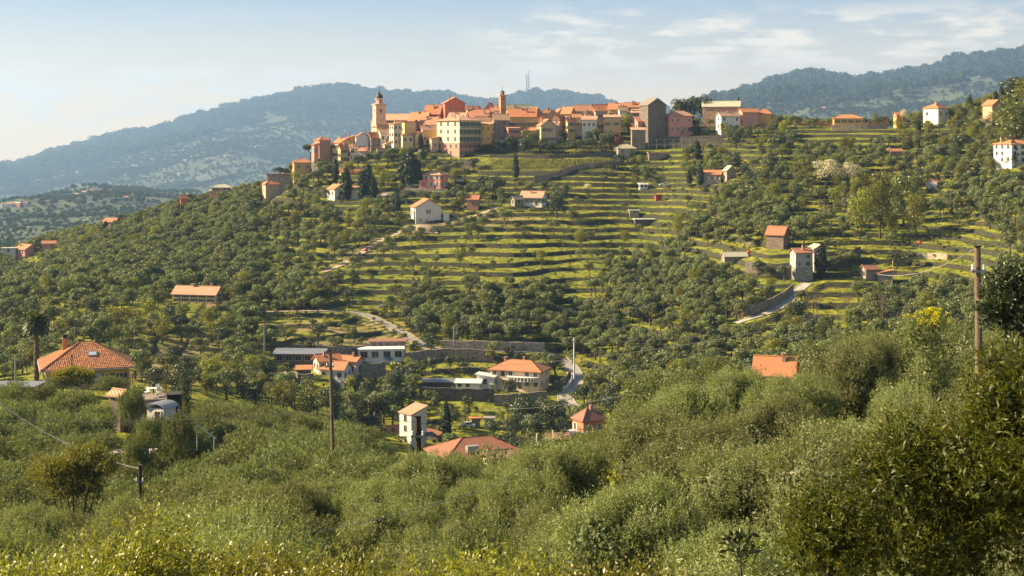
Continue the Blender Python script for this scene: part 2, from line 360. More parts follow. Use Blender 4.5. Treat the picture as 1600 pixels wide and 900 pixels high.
def terr(x, Y, pads=True):
    x = np.asarray(x, float); Y = np.asarray(Y, float); b = zb(x, Y)
    px = 800+F*x/Y
    h = 2.35; u = (b+(fbm(x/60., Y/60., 9)-.5)*2.4+(vn(x/14., Y/14., 13)-.5)*.7)/h; k = np.floor(u); f = u-k
    rise = 0.88
    T = np.where(f < rise, f/rise*.30, .30+(f-rise)/(1-rise)*.70)
    m = np.clip((Y-300)/40., 0, 1)*np.clip((740-Y)/20., 0, 1)*np.clip(.15+(fbm(x/40., Y/40., 21, 2))*1.5, 0, 1)
    m = m*np.where(px < 420, .5, 1.)
    z = b+m*h*(k+T-u)
    vy = np.clip((px-735)/15, 0, 1)*np.clip((970-px)/15, 0, 1); pyb = HZ-b/Y*F; vy = vy*np.clip((pyb-243)/4, 0, 1)*np.clip((272-pyb)/4, 0, 1); z = z*(1-vy)+b*vy
    n = (fbm(x/5., Y/5., 5)-.5)*.5
    z = z+n*np.clip(Y/100., .2, 1)
    return z
def terrain_z(x, Y):
    x = np.atleast_1d(np.asarray(x, float)); Y = np.atleast_1d(np.asarray(Y, float)); z = terr(x, Y)
    sh = z.shape; xf = x.ravel(); Yf = Y.ravel(); zf = z.ravel().copy()
    sel = np.nonzero((Yf > 300) & (Yf < 680))[0]
    for s in range(0, len(sel), 20000):
        q = sel[s:s+20000]; d = np.full(len(q), 1e9); zz = np.zeros(len(q))
        for p in RPA[::2]:
            dd = (xf[q]-p[0])**2+(Yf[q]-p[1])**2; c = dd < d; d[c] = dd[c]; zz[c] = p[2]
        d = np.sqrt(d); w = np.clip(1-(d-3.2)/3.0, 0, 1); w = w*w*(3-2*w); zf[q] = zf[q]*(1-w)+(zz-.12)*w
    for (px_, py_, r, z_) in PADS:
        dd = np.sqrt((xf-px_)**2+(Yf-py_)**2); w = np.clip(1-(dd-r)/3.0, 0, 1); w = w*w*(3-2*w); zf = zf*(1-w)+z_*w
    return zf.reshape(sh)
def gp(px, py, ymin=250): return flat_px(px, py, ymin)
def pix(x, Y, z): return 800+F*x/Y, HZ-z/Y*F
def wx(px, Y): return (px-800)/F*Y
def wz(py, Y): return (HZ-py)/F*Y
def grid_mesh(name, X, Yg, Z, mat, dry=None):
    n, m = Z.shape; v = np.stack([X, Yg, Z], -1).reshape(-1, 3)
    i = np.arange(n-1)[:, None]*m+np.arange(m-1)[None, :]
    f = np.stack([i, i+m, i+m+1, i+1], -1).reshape(-1, 4)
    me = bpy.data.meshes.new(name); me.vertices.add(len(v)); me.vertices.foreach_set('co', v.astype(np.float32).ravel())
    me.loops.add(f.size); me.loops.foreach_set('vertex_index', f.astype(np.int32).ravel()); me.polygons.add(len(f))
    me.polygons.foreach_set('loop_start', np.arange(0, f.size, 4, dtype=np.int32)); me.polygons.foreach_set('use_smooth', np.ones(len(f), bool))
    me.materials.append(mat)
    if dry is not None:
        a = me.attributes.new('dry', 'FLOAT', 'POINT'); a.data.foreach_set('value', dry.astype(np.float32).ravel())
    me.update(calc_edges=True); me.validate(); return me

pxs = np.concatenate([np.arange(-1500,-200,50), np.arange(-200,1801,3.6), np.arange(1850,3200,50)])
Ys = np.concatenate([np.geomspace(2,40,24), np.arange(42,320,3), np.arange(320,400,.62), np.arange(400,560,.5), np.arange(560,706,.6), np.arange(708,901,5)])
PXG, YG = np.meshgrid(pxs, Ys, indexing='ij'); XG = (PXG-800)/F*YG

# ------------------------------------------------------------------ leaves and trees
def unit(v): return v/np.maximum(np.linalg.norm(v, axis=-1, keepdims=True), 1e-9)
def leaf_mesh(name, p, ax, nr, L, Wd, mat, rnd=None):
    n = len(p); ax = unit(ax); sd_ = unit(np.cross(ax, nr)); L = np.broadcast_to(L, (n,))[:, None]; Wd = np.broadcast_to(Wd, (n,))[:, None]
    v = np.empty((n, 4, 3), np.float32); v[:,0] = p; v[:,1] = p+ax*L*.5+sd_*Wd*.5; v[:,2] = p+ax*L; v[:,3] = p+ax*L*.5-sd_*Wd*.5
    me = bpy.data.meshes.new(name); me.vertices.add(4*n); me.vertices.foreach_set('co', v.ravel())
    me.loops.add(4*n); me.loops.foreach_set('vertex_index', np.arange(4*n, dtype=np.int32)); me.polygons.add(n)
    me.polygons.foreach_set('loop_start', np.arange(0, 4*n, 4, dtype=np.int32)); me.materials.append(mat)
    a = me.attributes.new('rnd', 'FLOAT', 'FACE'); a.data.foreach_set('value', (RNG.random(n) if rnd is None else rnd).astype(np.float32))
    me.update(calc_edges=True); return me
def rdir(n): return unit(RNG.normal(size=(n, 3)))
def lobes_round(cz, rx, rz, k, r0, r1, low=-.5):
    o = []
    for i in range(k):
        while True:
            d = RNG.uniform(-1, 1, 3)
            if np.linalg.norm(d) < 1 and d[2] > low: break
        r = RNG.uniform(r0, r1); o.append((d[0]*(rx-r*.6), d[1]*(rx-r*.6), cz+d[2]*(rz-r*.6), r, r*RNG.uniform(.75, 1.)))
    return o
def crown_far(name, lobes, n, L, mat, cen, up=.35, ragged=.25, ret=False):
    lb = np.array(lobes); pr = lb[:,3]**2; k = RNG.choice(len(lb), n, p=pr/pr.sum()); d = rdir(n); d[:,2] = np.abs(d[:,2])*np.where(RNG.random(n) < .72, 1, -1)
    rr = 1-ragged*RNG.random(n)**2+(RNG.random(n) < .12)*.22
    p = lb[k,:3]+d*np.stack([lb[k,3], lb[k,3], lb[k,4]], -1)*rr[:, None]
    nr = unit(d+.75*rdir(n)+np.array([0,0,.15])); ax = unit(np.cross(nr, rdir(n))+np.array([0,0,up]))
    Ls = L*RNG.uniform(.6, 1.3, n)
    if ret: return (p-ax*Ls[:, None]*.5, ax, nr, Ls, Ls*.62, RNG.random(n)*.5)
    return leaf_mesh(name, p-ax*Ls[:, None]*.5, ax, nr, Ls, Ls*.62, mat)
def tufts(big, n, r0, r1):
    o = []; bb = np.array(big); pr = bb[:,3]**2; pr = pr/pr.sum()
    while len(o) < n:
        k = RNG.choice(len(bb), p=pr); d = rdir(1)[0]; d[2] = abs(d[2])*(1 if RNG.random() < .8 else -1); p = bb[k,:3]+d*bb[k,3]*np.array([1,1,.85])*RNG.uniform(.9, 1.16)
        if min([np.hypot(*(p-b_[:3])[:2])/b_[3]+abs(p[2]-b_[2])/b_[3] for j, b_ in enumerate(bb) if j != k] or [9]) < .75: continue
        r = RNG.uniform(r0, r1); o.append((p[0], p[1], p[2], r, r*1.25))
    return o
def crown_near(name, lobes, twigs, K, L, Wd, tl, mat, droop=0.0, inner=0.25, cen=None, core=None):
    lb = np.array(lobes); pr = lb[:,3]**2; k = RNG.choice(len(lb), twigs, p=pr/pr.sum()); d = rdir(twigs); d[:,2] = np.abs(d[:,2])*np.where(RNG.random(twigs) < .75, 1, -1)
    rr = 1-inner*2.2*RNG.random(twigs)**2
    p = lb[k,:3]+d*np.stack([lb[k,3], lb[k,3], lb[k,4]], -1)*rr[:, None]
    if cen is not None: d = unit(d*.6+unit(p-np.array(cen)))
    td = unit(d+.5*rdir(twigs)+np.array([0,0,.6-droop])); tls = tl*RNG.uniform(.5, 1.4, twigs)
    s = np.linspace(.08, 1, K)[None,:]+RNG.uniform(-.04, .04, (twigs, K)); bend = rdir(twigs)*.25
    q = p[:,None,:]+td[:,None,:]*(s*tls[:,None])[...,None]+bend[:,None,:]*((s**2)*tls[:,None])[...,None]
    side = rdir(twigs*K).reshape(twigs, K, 3)*1.0
    ax = unit(td[:,None,:]*.75+side); n = twigs*K; q = q.reshape(-1, 3); ax = ax.reshape(-1, 3); nr = rdir(n)+1.1*np.repeat(d, K, axis=0)
    f = RNG.uniform(.65, 1.25, n); tint = np.clip(np.repeat(RNG.random(twigs), K)*.6+RNG.random(n)*.4, 0, 1)
    if core is not None:   # denser leaves inside the crown, tinted darker to paint in its inner shade
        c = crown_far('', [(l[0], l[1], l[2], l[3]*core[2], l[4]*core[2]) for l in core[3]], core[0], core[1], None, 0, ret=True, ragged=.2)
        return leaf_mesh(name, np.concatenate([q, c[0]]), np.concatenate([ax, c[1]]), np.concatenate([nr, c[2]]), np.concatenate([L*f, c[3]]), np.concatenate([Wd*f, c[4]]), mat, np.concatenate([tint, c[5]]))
    return leaf_mesh(name, q, ax, nr, L*f, Wd*f, mat, tint)
def trunk_mesh(name, lobes, h, r, mat, limbs=4, n=6, wig=.15):
    b = MB(); fork = (RNG.normal()*wig, RNG.normal()*wig, h)
    b.tube([(0,0,-.8), (0,0,0.05), (fork[0]*.6, fork[1]*.6, h*.55), fork], [r*1.5, r*1.25, r, r*.85], n)
    ls = sorted(lobes, key=lambda l: -l[3])[:limbs*2]
    for l in ls[:limbs]:
        mid = ((fork[0]+l[0])/2+RNG.normal()*.12*l[3], (fork[1]+l[1])/2+RNG.normal()*.12*l[3], h+(l[2]-h)*.45)
        b.tube([fork, mid, (l[0], l[1], l[2]), (l[0]*1.15, l[1]*1.15, l[2]+l[3]*.6)], [r*.6, r*.45, r*.25, r*.06], max(4, n-1))
    return b.mesh(name, mat, True)
TREES = {}
def reg(kind, crown, trunk, H): TREES.setdefault(kind, []).append((crown, trunk, H))
for v in range(4):
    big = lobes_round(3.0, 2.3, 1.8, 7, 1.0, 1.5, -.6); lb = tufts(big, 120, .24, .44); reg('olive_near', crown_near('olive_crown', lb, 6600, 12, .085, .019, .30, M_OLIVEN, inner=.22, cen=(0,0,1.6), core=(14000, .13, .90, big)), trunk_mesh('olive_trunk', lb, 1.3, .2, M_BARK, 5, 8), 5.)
for v in range(4):
    lb = lobes_round(3.2, 2.7, 1.8, 13, .75, 1.25); reg('olive_mid', crown_near('olive_crown', lb, 1150, 9, .26, .062, .55, M_OLIVE, inner=.2), trunk_mesh('olive_trunk', lb, 1.3, .2, M_BARK, 4, 6), 5.)
for v in range(6):
    lb = lobes_round(3.3, RNG.uniform(1.9, 2.6), RNG.uniform(1.3, 1.8), 10, .6, 1.1, -.3); reg('olive', crown_far('olive_crown', lb, 1500, .34, M_OLIVE, 3.2), trunk_mesh('olive_trunk', lb, 1.5, .19, M_BARK, 3, 5, .25), 5.)
for v in range(4):
    lb = lobes_round(4.5, 3.1, 3.5, 20, .8, 1.4, -1.); reg('broadleaf', crown_far('broadleaf_crown', lb, 2600, .34, M_BROAD if v % 2 else M_GREEN, 5, ragged=.35), trunk_mesh('trunk', lb, 1.7, .2, M_BARK, 5, 6), 8.)
for v in range(3):
    lb = lobes_round(3.9, 2.7, 2.9, 14, 1.0, 1.5, -.9); reg('evergreen', crown_far('evergreen_crown', lb, 2200, .34, M_DARK, 4), trunk_mesh('trunk', lb, 1.8, .24, M_DBARK, 4, 6), 7.)
for v in range(3):
    lb = lobes_round(.75, 1.1, .8, 6, .4, .7, -.2); reg('shrub', crown_far('shrub_foliage', lb, 420, .24, (M_SHRUB, M_GREEN, M_BROAD)[v], .8), trunk_mesh('stem', lb, .4, .05, M_BARK, 3, 4), 1.6)
for v in range(2):
    lb = lobes_round(3.6, 2.4, 2.1, 12, .8, 1.2, -.5); reg('blossom', crown_far('blossom_crown', lb, 1500, .26, M_BLOS, 4, ragged=.6), trunk_mesh('trunk', lb, 1.6, .16, M_DBARK, 5, 6), 6.)
lb = lobes_round(1.6, 1.5, 1.4, 9, .6, .9, -.6); reg('rust', crown_far('rust_crown', lb, 1300, .28, M_RUST, 2), trunk_mesh('trunk', lb, .6, .1, M_DBARK, 4, 5), 3.)
lb = lobes_round(1.4, 1.5, 1.3, 8, .6, .9, -.6); reg('bright', crown_far('bright_crown', lb, 1300, .26, M_BRIGHT, 2), trunk_mesh('trunk', lb, .6, .1, M_DBARK, 4, 5), 3.)
for v in range(2):   # cypress: narrow flame of overlapping sprays, unit height 10, radius 1
    zs = np.linspace(.6, 9.4, 26); lb = [(RNG.normal()*.10, RNG.normal()*.10, z, max(.16, .95*math.sin(math.pi*min(1, (z+.6)/10.4))**.6*(1-.35*z/10)), .75) for z in zs]
    reg('cypress', crown_far('cypress_crown', lb, 2300, .42, M_CYP, 5, up=1.6), trunk_mesh('trunk', lb, 1., .16, M_DBARK, 1, 5, .02), 10.)
for v in range(2):   # umbrella pine
    lb = [(math.cos(a)*r, math.sin(a)*r, 7.2+RNG.uniform(-.35, .5)+(1.6-r)*.25, RNG.uniform(1., 1.5), .8) for a, r in zip(RNG.uniform(0, 6.28, 14), RNG.uniform(.3, 3.0, 14))]
    reg('pine', crown_far('pine_crown', lb, 2200, .36, M_PINE, 7), trunk_mesh('trunk', lb, 5., .26, M_BARK, 6, 6, .4), 9.)
lb = [(math.cos(a)*r, math.sin(a)*r, z, .42+.35*(1-z/10), .34) for z in np.linspace(1., 9.6, 16) for r in [(10.2-z)*.27] for a in RNG.uniform(0, 6.28, 5 if z < 8 else 2)]
reg('fir', crown_far('fir_crown', lb, 3000, .36, M_CYP, 5, up=-.6), trunk_mesh('trunk', lb, 9.2, .18, M_DBARK, 0, 6, .02), 10.)
def bare_mesh(seed):
    rs = random.Random(seed); b = MB()
    def br(p, d, l, r, k):
        q = p+d*l; m = p+d*l*.5+Vector((rs.gauss(0,.06), rs.gauss(0,.06), 0))*l
        b.tube([p, m, q], [r, r*.8, r*.62], 4)
        if k:
            for _ in range(3):
                nd = (d+Vector((rs.gauss(0,.5), rs.gauss(0,.5), rs.uniform(.05,.5)))).normalized(); br(q, nd, l*.74, r*.6, k-1)
    br(Vector((0,0,-.5)), Vector((0,0,1)), 2.0, .17, 4)
    return b
TREES['bare'] = []
for v in range(2):
    full = bare_mesh(v+3); cut = 13*4  # faces of the trunk tube come first
    tb = MB(); tb.v = full.v; t1 = MB(); t1.add(full.v[:12], [f for f in full.f[:10]]); t2 = MB(); t2.v = full.v; t2.f = full.f[10:]; t2.m = full.m[10:]
    TREES['bare'].append((t2.mesh('branches', M_TWIG, True), t1.mesh('trunk', M_TWIG, True), 7.))
PARTN = {'olive':'crown','shrub':'foliage','bare':'branches'}
NAMEOF = {'olive_near':'olive_tree','olive_mid':'olive_tree','olive':'olive_tree','broadleaf':'broadleaf_tree','evergreen':'evergreen_tree','shrub':'shrub','blossom':'blossom_tree','rust':'red_leaved_tree','bright':'citrus_tree','cypress':'cypress_tree','pine':'umbrella_pine','fir':'fir_tree','bare':'bare_tree'}
CATOF = {'olive_near':'olive tree','olive_mid':'olive tree','olive':'olive tree','shrub':'shrub','cypress':'cypress','pine':'pine tree','fir':'fir tree'}
def tree(kind, x, Y, z, H, wsc=None, label=None, group=None, var=None, rz=None):
    vs = TREES[kind]; c, t, h0 = vs[random.randrange(len(vs)) if var is None else var]
    s = H/h0; w = wsc if wsc else s*random.uniform(.88, 1.12)
    o = thing(NAMEOF[kind], label, CATOF.get(kind, 'tree'), (x, Y, z), random.uniform(0, 6.28) if rz is None else rz, group, (w, w, s))
    link('trunk' if kind != 'shrub' else 'stem', t, o); link(PARTN.get(kind.split('_')[0], 'crown'), c, o)
    return o
# point cloud + instances for the rest of a kind (nobody could count them)
def stuff_trees(name, kind, pts, label, cat, src):
    """src: existing (trunk, crown) object pairs of individual trees that supply the instanced meshes"""
    if not pts: return
    me = bpy.data.meshes.new(name); n = len(pts); a = np.array([p[:3] for p in pts], np.float32)
    me.vertices.add(n); me.vertices.foreach_set('co', a.ravel())
    sc_ = np.array([(p[4], p[4], p[3]) for p in pts], np.float32); at = me.attributes.new('tree_scale', 'FLOAT_VECTOR', 'POINT'); at.data.foreach_set('vector', sc_.ravel())
    at = me.attributes.new('tree_turn', 'FLOAT', 'POINT'); at.data.foreach_set('value', RNG.uniform(0, 6.28, n).astype(np.float32))
    at = me.attributes.new('variant', 'INT', 'POINT'); at.data.foreach_set('value', RNG.integers(0, len(src), n).astype(np.int32))
    o = bpy.data.objects.new(name, me); COL.objects.link(o); tag(o, label, cat, None, 'stuff')
    g = bpy.data.node_groups.new(name, 'GeometryNodeTree'); g.interface.new_socket('Geometry', in_out='INPUT', socket_type='NodeSocketGeometry'); g.interface.new_socket('Geometry', in_out='OUTPUT', socket_type='NodeSocketGeometry')
    gi = g.nodes.new('NodeGroupInput'); go = g.nodes.new('NodeGroupOutput'); jn = g.nodes.new('GeometryNodeJoinGeometry')
    def attr(nm, ty):
        q = g.nodes.new('GeometryNodeInputNamedAttribute'); q.data_type = ty; q.inputs[0].default_value = nm; return next(s for s in q.outputs if s.enabled)
    asc = attr('tree_scale', 'FLOAT_VECTOR'); atn = attr('tree_turn', 'FLOAT'); av = attr('variant', 'INT')
    cx = g.nodes.new('ShaderNodeCombineXYZ'); g.links.new(atn, cx.inputs[2])
    for i, obs in enumerate(src):
        cmp_ = g.nodes.new('FunctionNodeCompare'); cmp_.data_type = 'INT'; cmp_.operation = 'EQUAL'
        ins = [s for s in cmp_.inputs if s.enabled]; g.links.new(av, ins[0]); ins[1].default_value = i
        for ob in obs:
            oi = g.nodes.new('GeometryNodeObjectInfo'); oi.inputs[0].default_value = ob; oi.inputs['As Instance'].default_value = True
            ip = g.nodes.new('GeometryNodeInstanceOnPoints'); g.links.new(gi.outputs[0], ip.inputs['Points']); g.links.new(cmp_.outputs[0], ip.inputs['Selection'])
            g.links.new(oi.outputs['Geometry'], ip.inputs['Instance']); g.links.new(cx.outputs[0], ip.inputs['Rotation']); g.links.new(asc, ip.inputs['Scale'])
            g.links.new(ip.outputs[0], jn.inputs[0])
    g.links.new(jn.outputs[0], go.inputs[0])
    md = o.modifiers.new('scatter', 'NODES'); md.node_group = g; return o

# ------------------------------------------------------------------ buildings
WIN = {}
def win_mesh(w, h, style):
    k = (round(w,2), round(h,2), style)
    if k in WIN: return WIN[k]
    b = MB(); f = .09; t = .07
    b.box(-w/2-f, w/2+f, -t, .02, h/2, h/2+f, 0); b.box(-w/2-f-.04, w/2+f+.04, -t-.05, .02, -h/2-f, -h/2, 0)
    b.box(-w/2-f, -w/2, -t, .02, -h/2, h/2, 0); b.box(w/2, w/2+f, -t, .02, -h/2, h/2, 0)
    b.box(-w/2, w/2, -.02, .015, -h/2, h/2, 1); b.box(-.03, .03, -.045, -.02, -h/2, h/2, 0)
    if style in ('g', 'b', 'w'):
        for s in (-1, 1):
            x0, x1 = sorted((s*(w/2+f+.01), s*(w+f)))
            b.box(x0, x1, -t-.03, -.005, -h/2, h/2, 2)
            for q in range(4): b.box(x0+.05, x1-.05, -t-.05, -t-.03, -h/2+h*(q+.25)/4, -h/2+h*(q+.6)/4, 2)
    if style == 'c': b.box(-w/2, w/2, -t-.02, -.02, -h/2, h/2, 2)
    WIN[k] = b.mesh('window', [M_FRAME, M_GLASS, {'g':M_SHG,'b':M_SHB,'w':M_SHW,'c':M_SHG}.get(style, M_FRAME)]); return WIN[k]
BLD = []
DOORM = {}
def door(parent, x, y, z, rz=0, w=1.0, h=2.1, mat=None):
    mat = mat or M_SHB; k = (w, h, mat.name)
    if k not in DOORM:
        b = MB(); b.box(-w/2-.1, -w/2, -.08, .02, 0, h+.1); b.box(w/2, w/2+.1, -.08, .02, 0, h+.1); b.box(-w/2, w/2, -.08, .02, h, h+.1); b.box(-w/2, w/2, -.04, .015, 0, h, 1)
        DOORM[k] = b.mesh('door', [M_FRAME, mat])
    link('door', DOORM[k], parent, (x, y, z), rz)
def roof_part(root, kind, w, d, zt, rh, oh, mat, ax='x', name='roof', thick=.22):
    b = MB(); W2, D2 = w/2+oh, d/2+oh; e = -oh*rh/max(.1, (d/2 if ax == 'x' else w/2))*(0 if kind in ('hip','flat') else 1)
    def slab(poly):   # top polygon -> slab
        n = len(poly); low = [(x, y, z-thick) for x, y, z in poly]
        b.add(poly+low, [tuple(range(n)), tuple(range(2*n-1, n-1, -1))]+[(i, i+n, (i+1) % n+n, (i+1) % n) for i in range(n)])
    z0 = zt+e*.6+.05; z1 = zt+rh+.05
    if kind == 'gable':
        if ax == 'x': slab([(-W2,-D2,z0),(W2,-D2,z0),(W2,0,z1),(-W2,0,z1)]); slab([(W2,D2,z0),(-W2,D2,z0),(-W2,0,z1),(W2,0,z1)]); b.tube([(-W2,0,z1+.02),(W2,0,z1+.02)], .13, 5)
        else: slab([(-W2,D2,z0),(-W2,-D2,z0),(0,-D2,z1),(0,D2,z1)]); slab([(W2,-D2,z0),(W2,D2,z0),(0,D2,z1),(0,-D2,z1)]); b.tube([(0,-D2,z1+.02),(0,D2,z1+.02)], .13, 5)
    elif kind == 'hip':
        z0 = zt+.05; r = abs(W2-D2)
        A, B = ((-r,0,z1),(r,0,z1)) if W2 >= D2 else ((0,-r,z1),(0,r,z1))
        c = [(-W2,-D2,z0),(W2,-D2,z0),(W2,D2,z0),(-W2,D2,z0)]
        if W2 >= D2: slab([c[0],c[1],B,A]); slab([c[1],c[2],B]); slab([c[2],c[3],A,B]); slab([c[3],c[0],A])
        else: slab([c[0],c[1],A]); slab([c[1],c[2],B,A]); slab([c[2],c[3],B]); slab([c[3],c[0],A,B])
        for q in c: b.tube([(q[0],q[1],q[2]+.03), (min((A,B), key=lambda t:(t[0]-q[0])**2+(t[1]-q[1])**2))], .12, 5)
        if r > .3: b.tube([A, B], .13, 5)
    elif kind == 'shed':  slab([(-W2,-D2,zt+.05),(W2,-D2,zt+.05),(W2,D2,zt+rh+.05),(-W2,D2,zt+rh+.05)])
    elif kind == 'shedl': slab([(-W2,-D2,zt+.05),(W2,-D2,zt+rh+.05),(W2,D2,zt+rh+.05),(-W2,D2,zt+.05)])
    elif kind == 'shedr': slab([(-W2,-D2,zt+rh+.05),(W2,-D2,zt+.05),(W2,D2,zt+.05),(-W2,D2,zt+rh+.05)])
    else:
        b.box(-W2, W2, -D2, D2, zt, zt+.25)
    return b.build(name, mat, root)
def wall_part(root, w, d, z0, zt, rh, kind, ax, mat, name='wall'):
    b = MB(); a, c = w/2, d/2
    if kind == 'gable' and ax == 'x':
        b.add([(-a,-c,z0),(a,-c,z0),(a,c,z0),(-a,c,z0),(-a,-c,zt),(a,-c,zt),(a,c,zt),(-a,c,zt),(-a,0,zt+rh-.15),(a,0,zt+rh-.15)],
              [(0,1,5,4),(2,3,7,6),(1,2,6,9,5),(3,0,4,8,7),(0,3,2,1),(4,5,9,8),(6,7,8,9)])
    elif kind == 'gable':
        b.add([(-a,-c,z0),(a,-c,z0),(a,c,z0),(-a,c,z0),(-a,-c,zt),(a,-c,zt),(a,c,zt),(-a,c,zt),(0,-c,zt+rh-.15),(0,c,zt+rh-.15)],
              [(0,1,5,8,4),(2,3,7,9,6),(1,2,6,5),(3,0,4,7),(0,3,2,1),(4,8,9,7),(5,6,9,8)])
    elif kind in ('shed',):
        b.add([(-a,-c,z0),(a,-c,z0),(a,c,z0),(-a,c,z0),(-a,-c,zt-.2),(a,-c,zt-.2),(a,c,zt+rh-.2),(-a,c,zt+rh-.2)], [(0,3,2,1),(4,5,6,7),(0,1,5,4),(1,2,6,5),(2,3,7,6),(3,0,4,7)])
    elif kind == 'shedl':
        b.add([(-a,-c,z0),(a,-c,z0),(a,c,z0),(-a,c,z0),(-a,-c,zt-.2),(a,-c,zt+rh-.2),(a,c,zt+rh-.2),(-a,c,zt-.2)], [(0,3,2,1),(4,5,6,7),(0,1,5,4),(1,2,6,5),(2,3,7,6),(3,0,4,7)])
    elif kind == 'shedr':
        b.add([(-a,-c,z0),(a,-c,z0),(a,c,z0),(-a,c,z0),(-a,-c,zt+rh-.2),(a,-c,zt-.2),(a,c,zt-.2),(-a,c,zt+rh-.2)], [(0,3,2,1),(4,5,6,7),(0,1,5,4),(1,2,6,5),(2,3,7,6),(3,0,4,7)])
    else: b.box(-a, a, -c, c, z0, zt)
    return b.build(name, mat, root)
def windows(root, w, d, face, cols, rows, z0, zt, style, ww=.95, wh=1.4, skip=.06, seed=0, name='window'):
    rs = random.Random(seed); L = w if face in 'fb' else d
    for r in range(rows):
        zc = z0+(zt-z0)*(r+.5)/rows+.1
        for c in range(cols):
            if rs.random() < skip: continue
            u = -L/2+L*(c+.5)/cols+rs.uniform(-.1, .1)
            h_ = min(wh, (zt-z0)/rows*.6); w_ = min(ww, L/cols*.42 if style in 'gbwc' else L/cols*.6)
            if face == 'f': loc, rz = (u, -d/2, zc), 0
            elif face == 'l': loc, rz = (-w/2, u, zc), -math.pi/2
            elif face == 'r': loc, rz = (w/2, u, zc), math.pi/2
            link(name, win_mesh(w_, h_, style), root, loc, rz)
CHIM = None
def chimneys(parent, spots, h=1.3, mat=None):
    global CHIM
    if CHIM is None:
        b = MB(); b.box(-.28, .28, -.28, .28, -1.2, 1.0); b.box(-.36, .36, -.36, .36, 1.0, 1.1); b.box(-.2, .2, -.2, .2, 1.1, 1.28, 1); b.box(-.34, .34, -.34, .34, 1.28, 1.36); CHIM = b.mesh('chimney', [plaster((.42,.26,.17)), M_DWOOD])
    for x, y, z in spots: link('chimney', CHIM, parent, (x, y, z), 0, h/1.3)
def house(label, pxl, pxr, eave, base, Y=None, th=20, dr=.8, wall=(.5,.4,.3), roof='gable', ax='x', rpx=8, front=(2,2), side=(2,2), style='g', cat='house', name='house', rmat=None, oh=.45, chim=1, zlow=None, win=(1.1, 1.5), sseed=0, doorx=None, skip=.08, wmat=None, prot=True, below=2.5):
    cx = (pxl+pxr)/2
    if Y is None: _, Y, _ = gp(cx, base)
    S = (pxr-pxl)*Y/F; t = R(th); w = S/(math.cos(t)+dr*abs(math.sin(t))); d = dr*w
    x = wx(cx, Y); Yc = Y+d*.35
    x = x*Yc/Y
    zt = wz(eave, Y); zbs = wz(base, Y)
    g = float(terrain_z(x, Yc)[0]) if Yc > 0 else zbs
    corners = min(float(terr(x+a, Yc+b)) for a in (-w/2, w/2) for b in (-d/2, d/2))
    zl = min(zbs, corners)-below if zlow is None else zlow
    root = thing(name, label, cat, (x, Yc, zbs), t)
    rh = rpx*Y/F; H = zt-zbs; m = wmat or plaster(wall)
    wall_part(root, w, d, zl-zbs, H, rh, roof, ax, m)
    rf = roof_part(root, roof, w, d, H, rh, oh, rmat or rooftile(), ax)
    st = style
    if front[0]*front[1]: windows(root, w, d, 'f', front[0], front[1], .3, H, st, seed=int(pxl)+sseed, skip=skip, ww=win[0], wh=win[1])
    if side[0]*side[1]: windows(root, w, d, 'l' if th > 0 else 'r', side[0], side[1], .3, H, st, seed=int(pxr)+sseed, skip=skip, ww=win[0], wh=win[1])
    rr = random.Random(int(pxl*7+eave))
    chimneys(rf, [(rr.uniform(-.35,.35)*w, rr.uniform(-.3,.3)*d, H+rh*.75) for _ in range(chim)])
    if doorx is not None: door(root, doorx*w, -d/2, 0)
    BLD.append((x, Yc, max(w, d)*.62+1.0, pxl, pxr, eave-rpx, base, Y, label, prot))
    return root, w, d, H, rh, rf
def small(root, name, bm, mats, loc=(0,0,0), smooth=False): return bm.build(name, mats, root, loc, smooth)
# ------------------------------------------------------------------ the hill village
CREAM=(.74,.62,.40); PALE=(.70,.62,.50); YEL=(.66,.46,.20); OCH=(.56,.36,.13); PINK=(.60,.29,.22); RED=(.56,.16,.075); SALM=(.68,.30,.22); WHT=(.74,.70,.64); TAN=(.48,.35,.24); BRP=(.38,.23,.17); ORG=(.66,.33,.11)
ST=stone((.24,.19,.145)); DST=stone((.105,.09,.072)); LST=stone((.34,.28,.21))
RT=rooftile((.44,.16,.075)); RTP=rooftile((.52,.24,.13)); RTO=rooftile((.50,.17,.065)); RTG=rooftile((.26,.20,.14)); RTT=rooftile((.50,.38,.24)); RTD=rooftile((.30,.11,.065))
def V(*a, **k):
    k.setdefault('prot', False); return house(*a, **k)
# back row
V('long orange roofed building behind the bell tower side of the village', 664,700,172,196,702,-12,.5,PALE,'gable','x',7,(4,1),(1,1),'p',rmat=RT)
V('terracotta roofed house at the crest between the red palazzo and slim tower', 728,752,174,196,706,14,.8,TAN,'gable','x',8,(3,1),(1,1),'p',rmat=RTO,chim=2)
V('tall salmon house under a steep roof left of slim brick bell tower', 757,776,170,200,708,-20,.9,SALM,'gable','y',9,(2,2),(2,2),'b',rmat=RTO,chim=2)
V('long building with pale yellowish roof right of the slim brick tower', 791,832,172,196,710,8,.35,YEL,'gable','x',8,(5,1),(1,1),'p',rmat=rooftile((.42,.32,.16)))
V('small red roofed house right of the pale yellowish roof', 828,846,176,196,704,30,.9,BRP,'gable','y',8,(2,1),(2,1),'p',rmat=RTO)
V('low orange hipped roof house behind the gabled tan house', 843,868,177,198,708,5,.7,TAN,'hip','x',7,(3,1),(1,1),'p',rmat=RT)
V('narrow orange roofed house left of the brown fronted house', 864,884,177,196,706,22,.9,YEL,'gable','y',7,(2,1),(1,1),'p',rmat=RTO,chim=2)
V('long orange roof house right of the brown fronted house', 896,934,173,192,706,-6,.4,TAN,'gable','x',9,(5,1),(1,1),'p',rmat=RT,chim=2)
V('orange roof house with pale dormer on the crest row', 929,958,173,192,703,6,.5,PALE,'gable','x',10,(3,1),(1,1),'b',rmat=RTO,chim=2)
